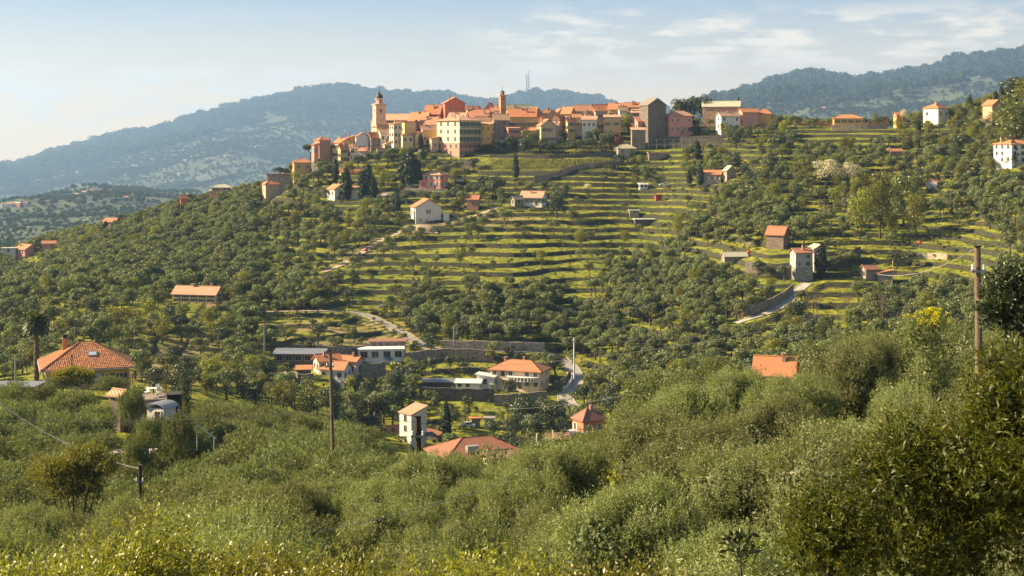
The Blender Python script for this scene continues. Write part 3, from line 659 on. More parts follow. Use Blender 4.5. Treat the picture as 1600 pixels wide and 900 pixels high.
V('ochre walled house under orange roof with round topped door', 950,974,170,188,700,-18,.6,OCH,'gable','x',9,(2,1),(1,1),'b',rmat=RTO,chim=1)
V('pinkish brown house beside the stone tower house, one window', 975,1000,167,190,698,-8,.6,(.44,.29,.21),'gable','x',7,(1,1),(1,1),'w',rmat=RTO,chim=2)
V('low house with faded roof between the ochre house and pinkish one', 966,980,172,190,694,10,.8,PALE,'gable','x',6,(1,1),(1,1),'p',rmat=RTP)
# around the church
V('church nave with pale grey tiled roof right of the domed bell tower', 601,644,187,206,700,-20,.45,BRP,'gable','x',9,(6,1),(1,1),'p',cat='church',name='church',wmat=ST,rmat=RTP,chim=0)
V('brown stone apse with conical pinkish roof at foot of bell tower', 581,609,198,216,690,30,.9,TAN,'hip','x',9,(3,1),(1,1),'p',cat='church',name='church_apse',wmat=LST,rmat=RTP,chim=0)
V('pale buttressed sacristy on the left foot of domed bell tower', 580,592,190,214,694,40,.8,(.62,.40,.25),'shedl','x',4,(1,1),(1,1),'p',cat='church',name='sacristy',rmat=RTP,chim=0)
V('orange roof house sloping up from the church toward red palazzo', 638,676,188,206,694,-28,.6,TAN,'gable','x',13,(4,1),(2,1),'p',rmat=RTO)
V('house with striped terracotta roof below the arcaded palace wing', 655,690,194,212,688,-24,.7,PALE,'gable','x',11,(4,1),(2,1),'p',rmat=RT,chim=2)
V('orange roofed palace wing with arched loggia left of red palazzo', 665,693,177,196,699,-20,.6,RED,'gable','x',13,(5,2),(2,1),'p',rmat=RTO)
V('small roofed house stepping up left of the arcaded wing', 650,670,182,198,700,-24,.6,(.6,.3,.15),'gable','x',7,(3,1),(1,1),'p',rmat=RTO)
V('tall red orange palazzo with gabled front on top of the village', 690,727,161,200,696,14,.75,RED,'gable','y',9,(2,2),(2,3),'p',rmat=RT,cat='palazzo',name='palazzo',skip=.4,chim=1)
V('terracotta lean-to roof house in front of the red palazzo', 700,732,184,204,684,-16,.7,BRP,'gable','x',8,(3,1),(1,1),'p',rmat=RTP,chim=2)
V('broad low terracotta roof mass right of the red palazzo', 730,768,184,206,690,-10,.9,TAN,'gable','x',13,(4,1),(2,1),'p',rmat=RT,chim=3)
V('small faded roof house above the orange house', 741,768,191,206,682,12,.8,PALE,'gable','x',9,(3,1),(1,1),'p',rmat=RTP,chim=1)
# middle row and front row from left to right
V('brown plastered turret house at the left end of the village', 491,517,219,266,676,35,.9,(.40,.25,.18),'hip','x',5,(0,0),(1,3),'p',cat='tower house',name='tower_house',rmat=RTO,chim=0)
V('pinkish side wing stuck to left of the brown turret house', 487,498,226,264,672,42,.8,SALM,'shedl','x',3,(1,2),(2,2),'w',rmat=RTO,chim=0)
V('brown lower wing right of the turret house', 513,523,228,262,680,10,.8,(.34,.22,.16),'shed','x',3,(1,2),(1,1),'p',rmat=RTO,chim=0)
V('yellow three storey house beside the turret house', 519,552,223,262,674,38,1.0,YEL,'gable','y',7,(2,3),(3,3),'g',rmat=RTO,chim=2)
V('tall narrow ochre house behind the yellow one', 536,556,217,250,684,20,.9,OCH,'shedl','x',6,(1,1),(1,2),'p',rmat=RT,chim=1)
V('white fronted house with shuttered door and orange roof', 554,577,214,250,680,12,.9,WHT,'gable','y',7,(1,1),(2,2),'w',rmat=RTO,chim=1)
V('grey brown stone house with sloping orange roof below church', 573,598,215,246,679,30,.8,TAN,'gable','x',8,(2,2),(2,2),'p',wmat=ST,rmat=RTO)
V('pale house with ruined terrace under the church apse', 590,612,207,242,680,22,.8,PALE,'gable','x',6,(2,2),(1,2),'p',rmat=RTP)
V('cream tall house with orange roof edge left of the curved yellow house', 608,628,194,240,676,36,.9,(.70,.58,.42),'shedl','x',4,(2,4),(2,4),'p',rmat=RTO)
V('yellow house with rounded parapet above the beige house', 625,650,191,214,683,30,.8,(.70,.54,.22),'flat','x',0,(0,0),(1,1),'p',rmat=RTP,chim=0)
V('beige house with dark balcony openings beneath the yellow parapet', 624,646,211,242,674,24,.8,(.68,.52,.32),'shed','x',2,(2,2),(1,2),'p',rmat=RTP,chim=0)
V('big blank beige wall house between the cypresses', 642,662,209,246,677,36,.9,(.66,.48,.28),'shedl','x',4,(0,0),(1,1),'p',rmat=RT,chim=0)
V('ochre house with pink roof left of the large apartment block', 656,682,203,232,680,18,.8,(.66,.42,.15),'gable','x',7,(4,1),(1,1),'p',rmat=RTP,chim=1)
V('low orange roofed annex at left of the large apartment block', 671,686,216,238,672,24,.8,TAN,'shedl','x',3,(1,1),(1,1),'p',rmat=RTO,chim=0)
# large apartment block: lower pink storeys, cream upper storeys
def apartment():
    Y = 664; t = R(43); pxl, pxr = 682, 752; S = (pxr-pxl)*Y/F; w = S*.47/math.cos(t); d = S*.53/math.sin(t); x = wx(717, Y+9)
    z0 = wz(252, Y); H = wz(188, Y)-z0; zs = wz(223, Y)-z0; zg = wz(244, Y)-z0
    root = thing('apartment_block', 'large cream and pink apartment block with dark green shutters on the right face', 'apartment block', (x, Y+9, z0), t)
    for nm, a, b_, m in (('basement_wall', -6, zg, ST), ('lower_wall', zg, zs, plaster((.56,.26,.19))), ('upper_wall', zs, H, plaster((.78,.66,.40)))):
        q = MB(); e = .12 if nm == 'basement_wall' else 0; q.box(-w/2-e, w/2+e, -d/2-e, d/2+e, a, b_-.003); q.build(nm, m, root)
    q = MB(); q.box(-w/2-.1, w/2+.1, -d/2-.1, d/2+.1, zs-.12, zs+.12); q.build('string_course', M_FRAME, root)
    rf = roof_part(root, 'hip', w, d, H, 2.1, .8, RTP); chimneys(rf, [(-w*.3,-d*.1,H+1.3),(-w*.1,d*.2,H+1.8),(w*.15,-d*.25,H+1.3),(w*.3,d*.1,H+1.2),(0,0,H+2.)])
    fh = (H-zs)/3
    for r in range(3):
        for c in range(3): link('window', win_mesh(1.2, 1.9, 'p'), root, (-w/2, d/2-d*(c+.6)/3.2, zs+fh*(r+.5)), -math.pi/2)
        for c in range(6): link('window', win_mesh(.85, 2.0, 'g'), root, (-w/2+w*(c+.55)/6.1, -d/2, zs+fh*(r+.5)), 0)
        for (a, b_) in ((.06,.48),(.54,.97)):
            q = MB(); x0 = -w/2+w*a; x1 = -w/2+w*b_; zz = zs+fh*r+.25; q.box(x0, x1, -d/2-1.0, -d/2, zz-.14, zz)
            for i in range(11): xx = x0+(x1-x0-.05)*i/10; q.box(xx, xx+.05, -d/2-1.0, -d/2-.95, zz, zz+.9)
            q.box(x0, x1, -d/2-1.03, -d/2-.94, zz+.9, zz+.97); q.build('balcony', M_SHG, root)
    fh = (zs-zg)/2
    for r in range(2):
        for c in range(4 if r else 3): link('window', win_mesh(1.1, 1.7, 'p'), root, (-w/2, d/2-d*(c+.6)/4.2, zg+fh*(r+.5)), -math.pi/2)
        for c in range(5): link('window', win_mesh(.8, 1.6, 'g'), root, (-w/2+w*(c+.55)/5.1, -d/2, zg+fh*(r+.5)), 0)
    BLD.append((x, Y+9, 14, 682, 752, 180, 250, 650, 'the large apartment block', True))
apartment()
V('bright orange house tight against the apartment block', 750,771,194,226,672,-14,.8,(.76,.42,.10),'shed','x',3,(2,2),(1,1),'p',rmat=RTP,chim=0)
V('grey brown ruined stone house right of the bright orange house', 769,796,187,222,676,10,.7,TAN,'gable','x',9,(3,3),(1,2),'b',wmat=ST,rmat=RTP,chim=1)
V('long ochre palace with pink roof and few windows in mid village', 793,840,182,208,684,-7,.5,(.62,.40,.13),'gable','x',12,(5,1),(1,1),'b',rmat=RTO,chim=2)
V('pink low house under the ochre palace', 791,812,200,224,672,14,.7,SALM,'shed','x',2,(2,2),(1,2),'b',rmat=RTP,chim=0)
V('tan house with orange terrace roof under the ochre palace', 810,840,204,226,674,-10,.6,TAN,'shed','x',5,(3,1),(1,1),'b',rmat=RTO,chim=0)
V('tan gabled house with two round attic openings', 839,869,196,226,672,18,.8,(.58,.42,.26),'gable','y',10,(4,2),(1,2),'b',rmat=RTO,chim=1,doorx=-.2)
V('brown gabled barn like house behind the tan gabled house', 849,880,186,212,688,-16,.8,(.46,.28,.16),'gable','y',13,(2,2),(2,1),'p',rmat=RTO,chim=1)
V('brown fronted house with steep orange roof right of gabled barn', 877,899,177,206,692,-32,.9,(.44,.23,.12),'gable','x',10,(2,2),(2,2),'p',rmat=RTO,chim=1)
V('low orange roofed cottage right of the brown fronted house', 894,910,184,206,684,12,.8,(.40,.33,.24),'shed','x',6,(2,1),(1,1),'b',rmat=RTO,chim=0)
V('cottage with pink lean-to roof above the car park hedge', 909,933,187,204,680,-8,.6,PALE,'shed','x',6,(3,1),(1,1),'p',rmat=RTP,chim=0)
V('grey stone house with dark doorways behind the round shrubs', 928,948,174,206,688,10,.7,TAN,'flat','x',0,(3,2),(1,1),'b',wmat=LST,rmat=RTP,chim=1)
V('ochre cottage with flat orange roof near the tower house', 943,970,183,206,680,-6,.6,(.56,.38,.18),'shed','x',4,(2,1),(1,1),'b',rmat=RTP,chim=0)
V('small pink shed roof left under the stone tower house', 992,1012,190,206,676,20,.7,PINK,'shed','x',8,(1,1),(1,1),'p',rmat=RT,chim=0)
V('low stone store with pink roof below the stone tower house', 986,1008,203,212,668,5,.5,TAN,'shed','x',4,(2,1),(1,1),'p',rmat=RTP,wmat=ST,chim=0)
V('tall windowless grey stone tower house with double gabled roof', 999,1041,164,212,676,32,.62,TAN,'gable','y',11,(0,0),(1,3),'p',cat='tower house',name='stone_tower_house',wmat=stone((.165,.135,.11)),rmat=RTG,chim=0,skip=.5)
V('salmon pink house with hipped roof right of stone tower house', 1039,1081,181,210,678,14,.6,(.66,.30,.22),'hip','x',8,(4,2),(2,2),'p',rmat=RTP,chim=1,doorx=.05)
V('old stone church with long tan roof beside the dark trees', 1097,1158,166,202,694,-14,.35,TAN,'gable','x',8,(0,0),(1,1),'p',cat='church',name='stone_church',wmat=stone((.36,.23,.15)),rmat=RTT,chim=0)
V('white house with pink roof in front of the old stone church', 1119,1156,181,204,676,20,.5,WHT,'gable','x',6,(3,2),(1,2),'p',rmat=RTP,chim=1)
V('windowless pink house right of the white house', 1153,1184,175,204,680,16,.7,PINK,'gable','x',6,(0,0),(2,1),'p',rmat=RTO,chim=0)
V('yellow orange house at the right end of the village row', 1182,1205,178,202,684,-8,.8,(.70,.38,.12),'hip','x',8,(1,2),(1,1),'p',rmat=RTO,chim=1)
for i, (a, b_, c, e, lab) in enumerate([(696,716,190,206,'small tiled house wedged behind the apartment block roof'),(834,850,190,212,'narrow red roofed house left of the tan gabled house'),(968,990,180,200,'grey house with faded roof behind the leafy tree'),(772,790,172,190,'low roof cluster house at the foot of the slim brick tower'),(622,640,190,204,'small brown house between the church nave and cream house')]):
    V(lab, a, b_, c, e, 690+i*3, 15-i*9, .8, (TAN, PINK, BRP, PALE, TAN)[i], 'gable', 'x', 7, (2,1), (1,1), 'p', rmat=(RT,RTO,RTP,RT,RTO)[i])
for i, (a, b_, c, e, Y_, th_, ro, lab) in enumerate([
 (528,544,231,256,668,30,'gable','small ochre cottage before the yellow three storey house'),(545,560,232,252,668,20,'shed','low pale terrace house under the white fronted house'),(560,574,236,252,666,-15,'shed','little grey walled garden house below the white fronted house'),(598,612,226,246,667,24,'shedl','cream terrace house below the pale ruined terrace'),(588,603,232,248,666,10,'flat','flat topped garden wall house left of the cream terrace house'),
 (644,656,196,212,690,24,'gable','narrow pink roofed house behind the beige wall house'),(676,690,188,200,692,-18,'gable','small house under terracotta roof left of palazzo foot'),(716,734,190,204,686,16,'gable','low pink roof house squeezed right under the red palazzo'),(752,768,184,198,692,-22,'gable','small brick coloured house with steep roof mid village'),(802,818,176,190,698,-12,'gable','orange roofed house behind the ochre palace, left one'),(820,836,178,192,696,12,'hip','orange roofed house behind the ochre palace, right one'),
 (858,874,196,220,676,-14,'shed','brown rear wing at right of the tan gabled house'),(884,898,190,210,680,20,'gable','small gabled cottage before the brown fronted house'),(912,926,180,194,690,14,'gable','pale dormer cottage behind the pink lean-to cottage'),(958,972,172,186,702,20,'gable','tiny crest house with chimneys near the pinkish brown house'),(986,1000,176,196,686,-16,'shed','brown lean-to house touching the stone tower house')]):
    V(lab, a, b_, c, e, Y_, th_, .8, ((.52,.36,.18),PALE,(.4,.36,.3),CREAM,TAN,PINK,TAN,(.6,.36,.2),(.5,.24,.14),YEL,TAN,(.42,.26,.17),OCH,PALE,TAN,BRP)[i], ro, 'x', 6 if ro != 'flat' else 0, (2, 2 if e-c > 17 else 1), (1,1), 'gbw'[i % 3], rmat=(RTO,RTP,RT,RTP)[i % 4], chim=1+i % 2)
# bell towers
def bell_tower(label, px, Y, pyb, pys, pyc, pytop, wpx, mat, dome_mat, th, name='bell_tower', upper=True):
    k = Y/F; z0 = wz(pyb, Y); root = thing(name, label, 'bell tower', (wx(px, Y), Y, z0), R(th)); w = wpx*k/(math.cos(R(th))+abs(math.sin(R(th))))
    Hs = (pyb-pys)*k; Hc = (pyb-pyc)*k; Ht = (pyb-pytop)*k; a = w/2
    b = MB(); b.box(-a, a, -a, a, -8, Hs); b.build('shaft', mat, root)
    b = MB()
    for zz, e, hh in ((Hs, .35, .35), (Hs+.35, .6, .3), (Hs*.72, .15, .3), (Hs*.45, .12, .25)):
        b.box(-a-e, a+e, -a-e, a+e, zz-.001*e, zz+hh)
    b.build('cornice', plaster((.60,.42,.28)), root)
    u = a*.68; b = MB(); b.ring([(u*1.08, Hs+.65), (u*1.08, Hc)], 8, ph=math.pi/8); b.ring([(u*1.25, Hc), (u*1.25, Hc+.3)], 8, ph=math.pi/8); b.build('lantern_storey', mat, root)
    b = MB(); n = 10; r0 = u*1.12; hd = (Ht-Hc)*.42
    pr = [(r0*math.cos(math.pi/2*i/n)**.75 if i < n else .02, Hc+.3+hd*math.sin(math.pi/2*i/n)) for i in range(n)]
    b.ring(pr, 12); b.ring([(r0*.34, Hc+.1+hd), (r0*.26, Hc+.3+hd*1.25), (r0*.08, Hc+hd*1.8), (.04, Ht)], 8); b.build('dome', dome_mat, root, smooth=True)
    b = MB(); b.tube([(0,0,Ht-.1),(0,0,Ht+1.4)], .05, 4); b.box(-.4, .4, -.04, .04, Ht+.85, Ht+.95); b.build('cross', M_DWOOD, root)
    for (fx, fy, rz) in ((0,-1,0), (-1,0,-math.pi/2), (1,0,math.pi/2)):
        for zz, hh, ww in ((Hs*.78 if upper else Hs*.82, w*.42, w*.22), (Hs*.25, .8, .5)):
            q = MB(); q.box(-ww/2, ww/2, -.05, .03, -hh/2, hh/2-ww/2)
            vs = [(ww/2*math.cos(t), -.05, hh/2-ww/2+ww/2*math.sin(t)) for t in np.linspace(0, math.pi, 9)]; q.add(vs, [tuple(range(9))[::-1]])
            q.build('belfry_opening', M_GLASS, root, (fx*a, fy*a, zz)).rotation_euler[2] = rz
        q = MB(); q.box(-.35, .35, -.05, .3, -.7, .7); q.build('belfry_opening', M_GLASS, root, (fx*u*1.02, fy*u*1.02, (Hs+Hc)/2+.3)).rotation_euler[2] = rz
    return root
bell_tower('tall pinkish bell tower with dark dome and spire left of the church nave', 592.5, 692, 206, 164.5, 154.5, 137, 21, plaster((.68,.42,.27)), flat('dark_slate', (.045,.045,.042), .6), 24)
bell_tower('slim brown brick bell tower with small dark dome in mid village', 785, 698, 180, 150, 145, 139.5, 11, plaster((.42,.22,.12)), flat('dark_slate', (.045,.045,.042), .6), 20)
# ------------------------------------------------------------------ houses on the slopes
H_ = house
H_('ochre house with orange hipped roof just left under the turret house', 456,488,254,268,665,15,.8,OCH,'hip','x',6,(2,1),(1,1),'p',rmat=RTO,chim=0)
H_('long brown stone outbuilding with flat reddish top on the left ridge', 418,457,272,288,660,-8,.35,BRP,'flat','x',0,(3,1),(1,1),'p',wmat=ST,rmat=RTD,chim=0)
H_('tan house with conical orange roof on the left ridge', 409,441,288,308,None,25,.8,(.50,.35,.24),'hip','x',8,(0,0),(1,1),'p',rmat=RTO,chim=0)
V('wide two tiered villa with orange roofs on the left ridge skyline', 326,373,298,306,700,12,.6,(.58,.30,.16),'hip','x',6,(7,1),(2,1),'p',rmat=RTT,chim=1,cat='villa',name='villa')
V('upper tier pavilion on the roof of the skyline villa', 330,362,293,300,693,12,.6,(.55,.33,.20),'hip','x',5,(5,1),(2,1),'p',rmat=RTT,chim=0,cat='villa',name='pavilion')
V('small orange roof peeking over the left ridge trees', 281,292,309,318,690,20,.8,RED,'gable','x',4,(1,1),(1,1),'p',rmat=RTO,chim=0)
V('orange roofed house beside the round cypress on the left ridge', 162,187,346,356,700,-20,.7,SALM,'gable','x',5,(2,1),(1,1),'p',rmat=RTO,chim=0)
H_('pink house with terracotta roof at the far left edge', 24,58,389,408,690,-35,.9,(.56,.22,.20),'gable','x',7,(2,2),(2,2),'w',rmat=RTO,chim=1)
H_('small orange roofed house right of the far left pink house', 66,88,380,390,705,10,.6,SALM,'gable','x',4,(2,1),(1,1),'p',rmat=RTO,chim=0)
H_('grey flat roofed shed at the very left edge', 4,26,388,396,690,5,.6,PALE,'flat','x',0,(1,1),(1,1),'p',rmat=plaster((.45,.43,.40)),chim=0)
H_('white cottage with orange roof hidden among tall cypresses', 511,542,295,310,None,38,1.0,WHT,'gable','y',7,(1,1),(2,1),'p',rmat=RTO,chim=1)
H_('low annex with terracotta roof right of the hidden white cottage', 540,563,295,308,None,-10,.6,PALE,'gable','x',5,(2,1),(1,1),'p',rmat=RTO,chim=0)
H_('ochre bungalow with orange roof above the cypress group', 530,563,270,286,648,14,.6,CREAM,'gable','x',6,(3,1),(2,1),'g',rmat=RTO,chim=1)
r = H_('coral pink house with flat hipped roof under the apartment block', 661,700,273,294,None,-26,.8,(.78,.28,.20),'hip','x',6,(3,2),(2,2),'w',rmat=RTP,chim=1,doorx=.2)
H_('coral pink annex with lean-to roof left of the coral house', 654,667,283,294,None,20,.8,(.72,.24,.17),'shedl','x',3,(1,1),(1,1),'p',rmat=RTP,chim=0)
r = H_('pale grey gabled house on the sandy mound with two small windows', 641,690,323,343,None,17,.8,(.66,.60,.54),'gable','y',12,(0,0),(2,1),'w',rmat=RTO,chim=0)
for u in (-.7, .7): link('window', win_mesh(.7, 1.5, 'p'), r[0], (u*.75, -r[2]/2, r[3]*.62), 0)
H_('small white shed right of the pale grey gabled house', 692,702,334,342,None,10,.7,WHT,'flat','x',0,(0,0),(0,0),'p',rmat=M_WHITEP,chim=0)
H_('white house with salmon roof and veranda above the dark tree', 812,855,308,321,None,-20,.7,WHT,'gable','x',9,(4,1),(2,1),'g',rmat=RTP,chim=2,doorx=.25)
H_('grey stone annex left of the white house with salmon roof', 798,818,311,322,None,30,.8,TAN,'gable','x',5,(1,1),(1,1),'p',wmat=ST,rmat=RTG,chim=0)
H_('small ruined brick hut with reddish roof on the mid slope', 730,750,311,325,None,-12,.8,(.34,.18,.12),'gable','x',6,(1,1),(1,1),'p',rmat=RT,chim=0)
H_('tan kiosk with pyramid roof by the round shrubs above the vineyard', 961,992,232,242,None,10,.8,(.42,.36,.28),'hip','x',7,(2,1),(1,1),'p',rmat=RTT,chim=0,cat='garden house')
H_('flat pink roofed shed at the foot of the long terrace walls', 1012,1040,239,247,None,5,.5,TAN,'flat','x',0,(2,1),(1,1),'p',wmat=ST,rmat=RTP,chim=0)
H_('red roofed cottage among shrubs on the right hand terraces', 1098,1130,272,286,None,-18,.7,(.36,.28,.24),'gable','x',6,(3,1),(1,1),'w',rmat=RTO,chim=1)
H_('ruined stone gable end beside the red roofed cottage', 1130,1150,266,278,None,30,.5,TAN,'gable','y',7,(0,0),(0,0),'p',wmat=LST,rmat=RTT,chim=0)
H_('red square shed on the middle terraces', 1023,1034,305,313,None,10,.9,(.30,.05,.04),'flat','x',0,(0,0),(0,0),'p',rmat=rooftile((.3,.05,.04)),chim=0,cat='shed',name='shed')
H_('white caravan like cabin with light roof on the terraces', 998,1012,288,295,None,12,.5,WHT,'shed','x',2,(2,1),(1,1),'p',rmat=M_WHITEP,chim=0,cat='shed',name='shed')
H_('long dark shed with thin white roof on the middle terraces', 991,1022,343,349,None,4,.4,(.10,.09,.08),'flat','x',0,(0,0),(0,0),'p',rmat=M_WHITEP,chim=0,cat='shed',name='shed')
H_('small shelter with white sheet roof above the long dark shed', 983,998,329,335,None,4,.6,(.30,.25,.2),'flat','x',0,(1,1),(0,0),'p',rmat=M_WHITEP,chim=0,cat='shed',name='shed')
H_('dark stone barn with rust red roof and gable window', 1196,1234,366,385,None,-30,.95,TAN,'gable','x',12,(0,0),(1,2),'p',wmat=stone((.21,.15,.12)),rmat=RT,chim=0,cat='barn',name='barn')
H_('low ruined hut with tan tiled roof below the green field', 1128,1166,400,408,None,8,.5,TAN,'gable','x',6,(0,0),(0,0),'p',wmat=ST,rmat=RTT,chim=0)
def grey_house():
    r = H_('three storey house with pale top floor over grey stone base', 1236,1268,394,434,None,12,.8,(.38,.355,.32),'gable','x',6,(0,0),(0,0),'p',rmat=RT,chim=1)
    root, w, d, H, rh, rf = r
    b = MB(); b.box(-w/2-.08, w/2+.08, -d/2-.08, d/2+.08, -3, H*.42); b.build('stone_base', stone((.24,.22,.20)), root)
    b = MB(); b.box(-w/2-.04, w/2+.04, -d/2-.04, d/2+.04, H*.42, H*.66); b.build('middle_wall', plaster((.36,.34,.33)), root)
    for u, z, s in ((w*.22,H*.84,(1.3,.9)),(-w*.28,H*.55,(.7,1.2)),(w*.22,H*.55,(1.4,1.3)),(w*.22,H*.2,(1.2,1.3))): link('window', win_mesh(s[0], s[1], 'p'), root, (u, -d/2-.05, z), 0)
grey_house()
H_('pale stone wing with faded roof behind the three storey grey house', 1263,1291,388,420,None,20,.8,(.40,.36,.32),'gable','y',6,(1,2),(1,2),'p',rmat=RTT,chim=0)
H_('square stone hut with red roof on the right green terraces', 1345,1371,420,437,None,20,.7,TAN,'gable','x',6,(0,0),(1,1),'b',wmat=stone((.27,.22,.19)),rmat=RT,chim=0,cat='hut',name='stone_hut')
H_('low lean-to hut with patched red roof right of the square hut', 1370,1396,427,440,None,-14,.7,TAN,'shedl','x',6,(0,0),(0,0),'p',wmat=stone((.25,.21,.19)),rmat=RT,chim=0,cat='hut',name='stone_hut')
H_('yellow bungalow with orange hipped roof on the right plateau', 1301,1346,185,196,690,-8,.6,(.66,.40,.12),'hip','x',6,(4,1),(1,1),'b',rmat=RTO,chim=1)
H_('white octagon like house with orange pyramid roof on the skyline', 1443,1482,169,188,670,38,1.0,(.68,.64,.58),'hip','x',8,(2,1),(2,1),'p',rmat=RTO,chim=2)
H_('orange roofed house on the upper right slope beside the cypresses', 1536,1566,164,180,640,30,.8,(.56,.36,.22),'gable','y',8,(2,1),(1,1),'w',rmat=RTO,chim=0)
H_('white three storey house with shuttered rows behind the fir', 1556,1612,225,256,None,22,.9,(.78,.75,.70),'hip','x',7,(3,3),(3,3),'w',rmat=RTO,chim=1)
H_('small orange roof beside the white blossoming tree on the skyline', 1397,1414,179,186,690,10,.7,ORG,'gable','x',4,(1,1),(1,1),'p',rmat=RTO,chim=0)
H_('white garden hut with orange lean-to roof on the right slope', 1446,1470,284,294,None,-35,1.0,(.60,.57,.53),'gable','y',5,(0,0),(1,1),'p',rmat=RTO,chim=0,cat='hut',name='garden_hut')
H_('tiny dark roofed shed among grey olives on the right', 1391,1408,236,242,None,5,.8,BRP,'gable','x',4,(0,0),(0,0),'p',rmat=RT,chim=0,cat='shed',name='shed')
H_('yellow farmhouse with long orange roof among olives on the left', 271,348,459,474,None,-13,.42,(.80,.50,.20),'gable','x',11,(5,2),(1,2),'g',rmat=RTP,chim=2,below=5)
# valley floor
H_('peach villa with orange hipped roof and curved balcony by the road', 766,858,578,606,None,-20,.55,(.78,.58,.42),'hip','x',13,(6,2),(2,2),'w',rmat=RTO,chim=3,cat='villa',name='villa',oh=.7,doorx=.1)
def villa_bits():
    root = bpy.data.objects[[o.name for o in bpy.data.objects if o.name.startswith('villa')][-1]]
    r = BLD[-1]; w = 15; d = 8
    b = MB(); n = 14
    for i in range(n+1):
        t = math.pi*i/n; xx = 2.5-4.6*math.cos(t); yy = -4.2-1.9*math.sin(t)
        b.box(xx-.12, xx+.12, yy-.12, yy+.12, 2.5, 3.4)
    vs = [(2.5-4.9*math.cos(math.pi*i/n), -4.0-2.1*math.sin(math.pi*i/n)) for i in range(n+1)]
    for z0_, z1_ in ((2.25,2.5),(3.4,3.55)): b.add([(x,y,z0_) for x,y in vs]+[(x,y,z1_) for x,y in vs], [tuple(range(n+1)), tuple(range(2*n+1, n, -1))]+[(i, i+1, i+n+2, i+n+1) for i in range(n)])
    b.build('balcony', M_WHITEP, root)
villa_bits()
H_('white garage with flat sunlit roof left of the peach villa', 712,752,598,608,None,-6,.5,WHT,'shed','x',3,(3,1),(1,1),'p',rmat=rooftile((.55,.47,.38),False),chim=0,cat='garage',name='garage')
H_('white stepped annex with outside stair joining garage and villa', 745,776,588,606,402,-14,.7,WHT,'shedr','x',4,(1,1),(1,1),'p',rmat=M_WHITEP,chim=0,cat='annex',name='annex')
H_('dark long carport with grey roof left of the white garage', 662,714,596,606,402,0,.35,(.08,.07,.065),'shed','x',2,(0,0),(0,0),'p',rmat=M_METAL,chim=0,cat='carport',name='carport')
H_('modern white slab house with glazed lower floor beside the road bend', 558,632,546,563,None,6,.4,(.66,.63,.60),'flat','x',0,(4,1),(1,1),'p',win=(3.2,2.4),skip=0,rmat=M_WHITEP,chim=0,zlow=None,oh=.3)
H_('upper glazed storey with red roof on the modern slab house', 578,634,533,545,424,6,.25,(.28,.22,.19),'shed','x',2,(5,1),(1,1),'p',win=(2.0,1.8),skip=0,rmat=RTD,chim=0,cat='house',name='upper_storey',below=.1)
H_('long open shed with grey sheet roof left of the pink house cluster', 431,506,552,568,None,-3,.35,(.13,.11,.09),'shed','x',4,(5,1),(1,1),'p',win=(2.6,2.3),skip=0,rmat=M_METAL,chim=0,cat='shed',name='shed',oh=.8)
H_('pink white house with double orange roof behind the wooden pole', 489,534,563,584,None,25,.8,(.68,.46,.38),'gable','x',9,(3,1),(2,1),'w',rmat=RTO,chim=1,doorx=-.3)
H_('rosy house with dark edged red roof at right of the cluster', 531,567,563,592,400,-22,.8,(.62,.44,.40),'gable','x',6,(2,1),(1,1),'p',rmat=RTO,chim=1)
H_('white low gabled house in front of the rosy cluster', 500,548,576,598,385,-16,.8,(.72,.68,.64),'gable','x',10,(3,1),(2,1),'p',rmat=RTO,chim=1)
H_('tiny white porch with orange roof left of the cluster', 463,487,577,588,None,8,.8,WHT,'shed','x',4,(2,1),(1,1),'b',rmat=RTO,chim=0)
def tower_h():
    r = H_('narrow white three storey house with sloping orange roof', 624,667,646,697,335,40,1.05,(.60,.555,.49),'shedl','x',11,(1,3),(1,3),'p',rmat=RTP,chim=0,oh=.3)
    root, w, d, H, rh, rf = r
    b = MB(); b.add([(w*.1,-d/2-1.6,2.6),(w/2+1.6,-d/2-1.6,2.6),(w/2+1.6,-d/2,3.0),(w*.1,-d/2,3.0),(w*.1,-d/2-1.6,2.45),(w/2+1.6,-d/2-1.6,2.45),(w/2+1.6,-d/2,2.85),(w*.1,-d/2,2.85)], [(0,1,2,3),(7,6,5,4),(0,4,5,1),(1,5,6,2)]); b.build('porch_roof', flat('dark_sheet',(.08,.08,.09),.6), root)
    for z_ in (H*.36, H*.69):
        b = MB(); b.box(-w/2-.05, w/2+.05, -d/2-.05, d/2+.05, z_-.08, z_+.08); b.build('string_course', M_FRAME, root)
tower_h()
H_('low brick red annex left of the narrow white house', 602,626,675,692,345,25,.8,(.40,.12,.08),'gable','x',9,(1,1),(1,1),'b',rmat=RT,chim=0)
H_('rust roofed open shelter right of the narrow white house', 664,690,678,696,345,-20,.7,TAN,'shedr','x',6,(0,0),(0,0),'p',wmat=stone((.13,.11,.09)),rmat=RT,chim=0,cat='shelter',name='shelter')
H_('red brick house with terracotta roof and white door by the valley road', 895,946,656,682,None,28,.8,(.56,.17,.09),'hip','x',17,(2,1),(2,1),'w',rmat=RTD,chim=1)
H_('white terrace block under the red brick house', 880,938,676,694,345,20,.5,(.66,.58,.52),'flat','x',0,(2,1),(1,1),'p',rmat=M_WHITEP,chim=0,cat='terrace',name='terrace_block',below=4)
H_('dark workshop with small red awning roof left of the white terrace', 855,890,686,706,335,6,.6,(.07,.055,.05),'shed','x',6,(0,0),(0,0),'p',rmat=RTD,chim=0,cat='workshop',name='workshop')
H_('terracotta roof of a house hidden behind the foreground olives', 1175,1248,584,606,230,-16,.9,(.60,.42,.30),'gable','x',24,(3,1),(1,1),'p',rmat=RTO,chim=1)
H_('small stone outhouse with orange cap in the valley yard', 735,750,654,666,None,10,.9,(.22,.20,.19),'flat','x',0,(0,0),(0,0),'p',wmat=ST,rmat=RTO,chim=0,cat='outhouse',name='outhouse')
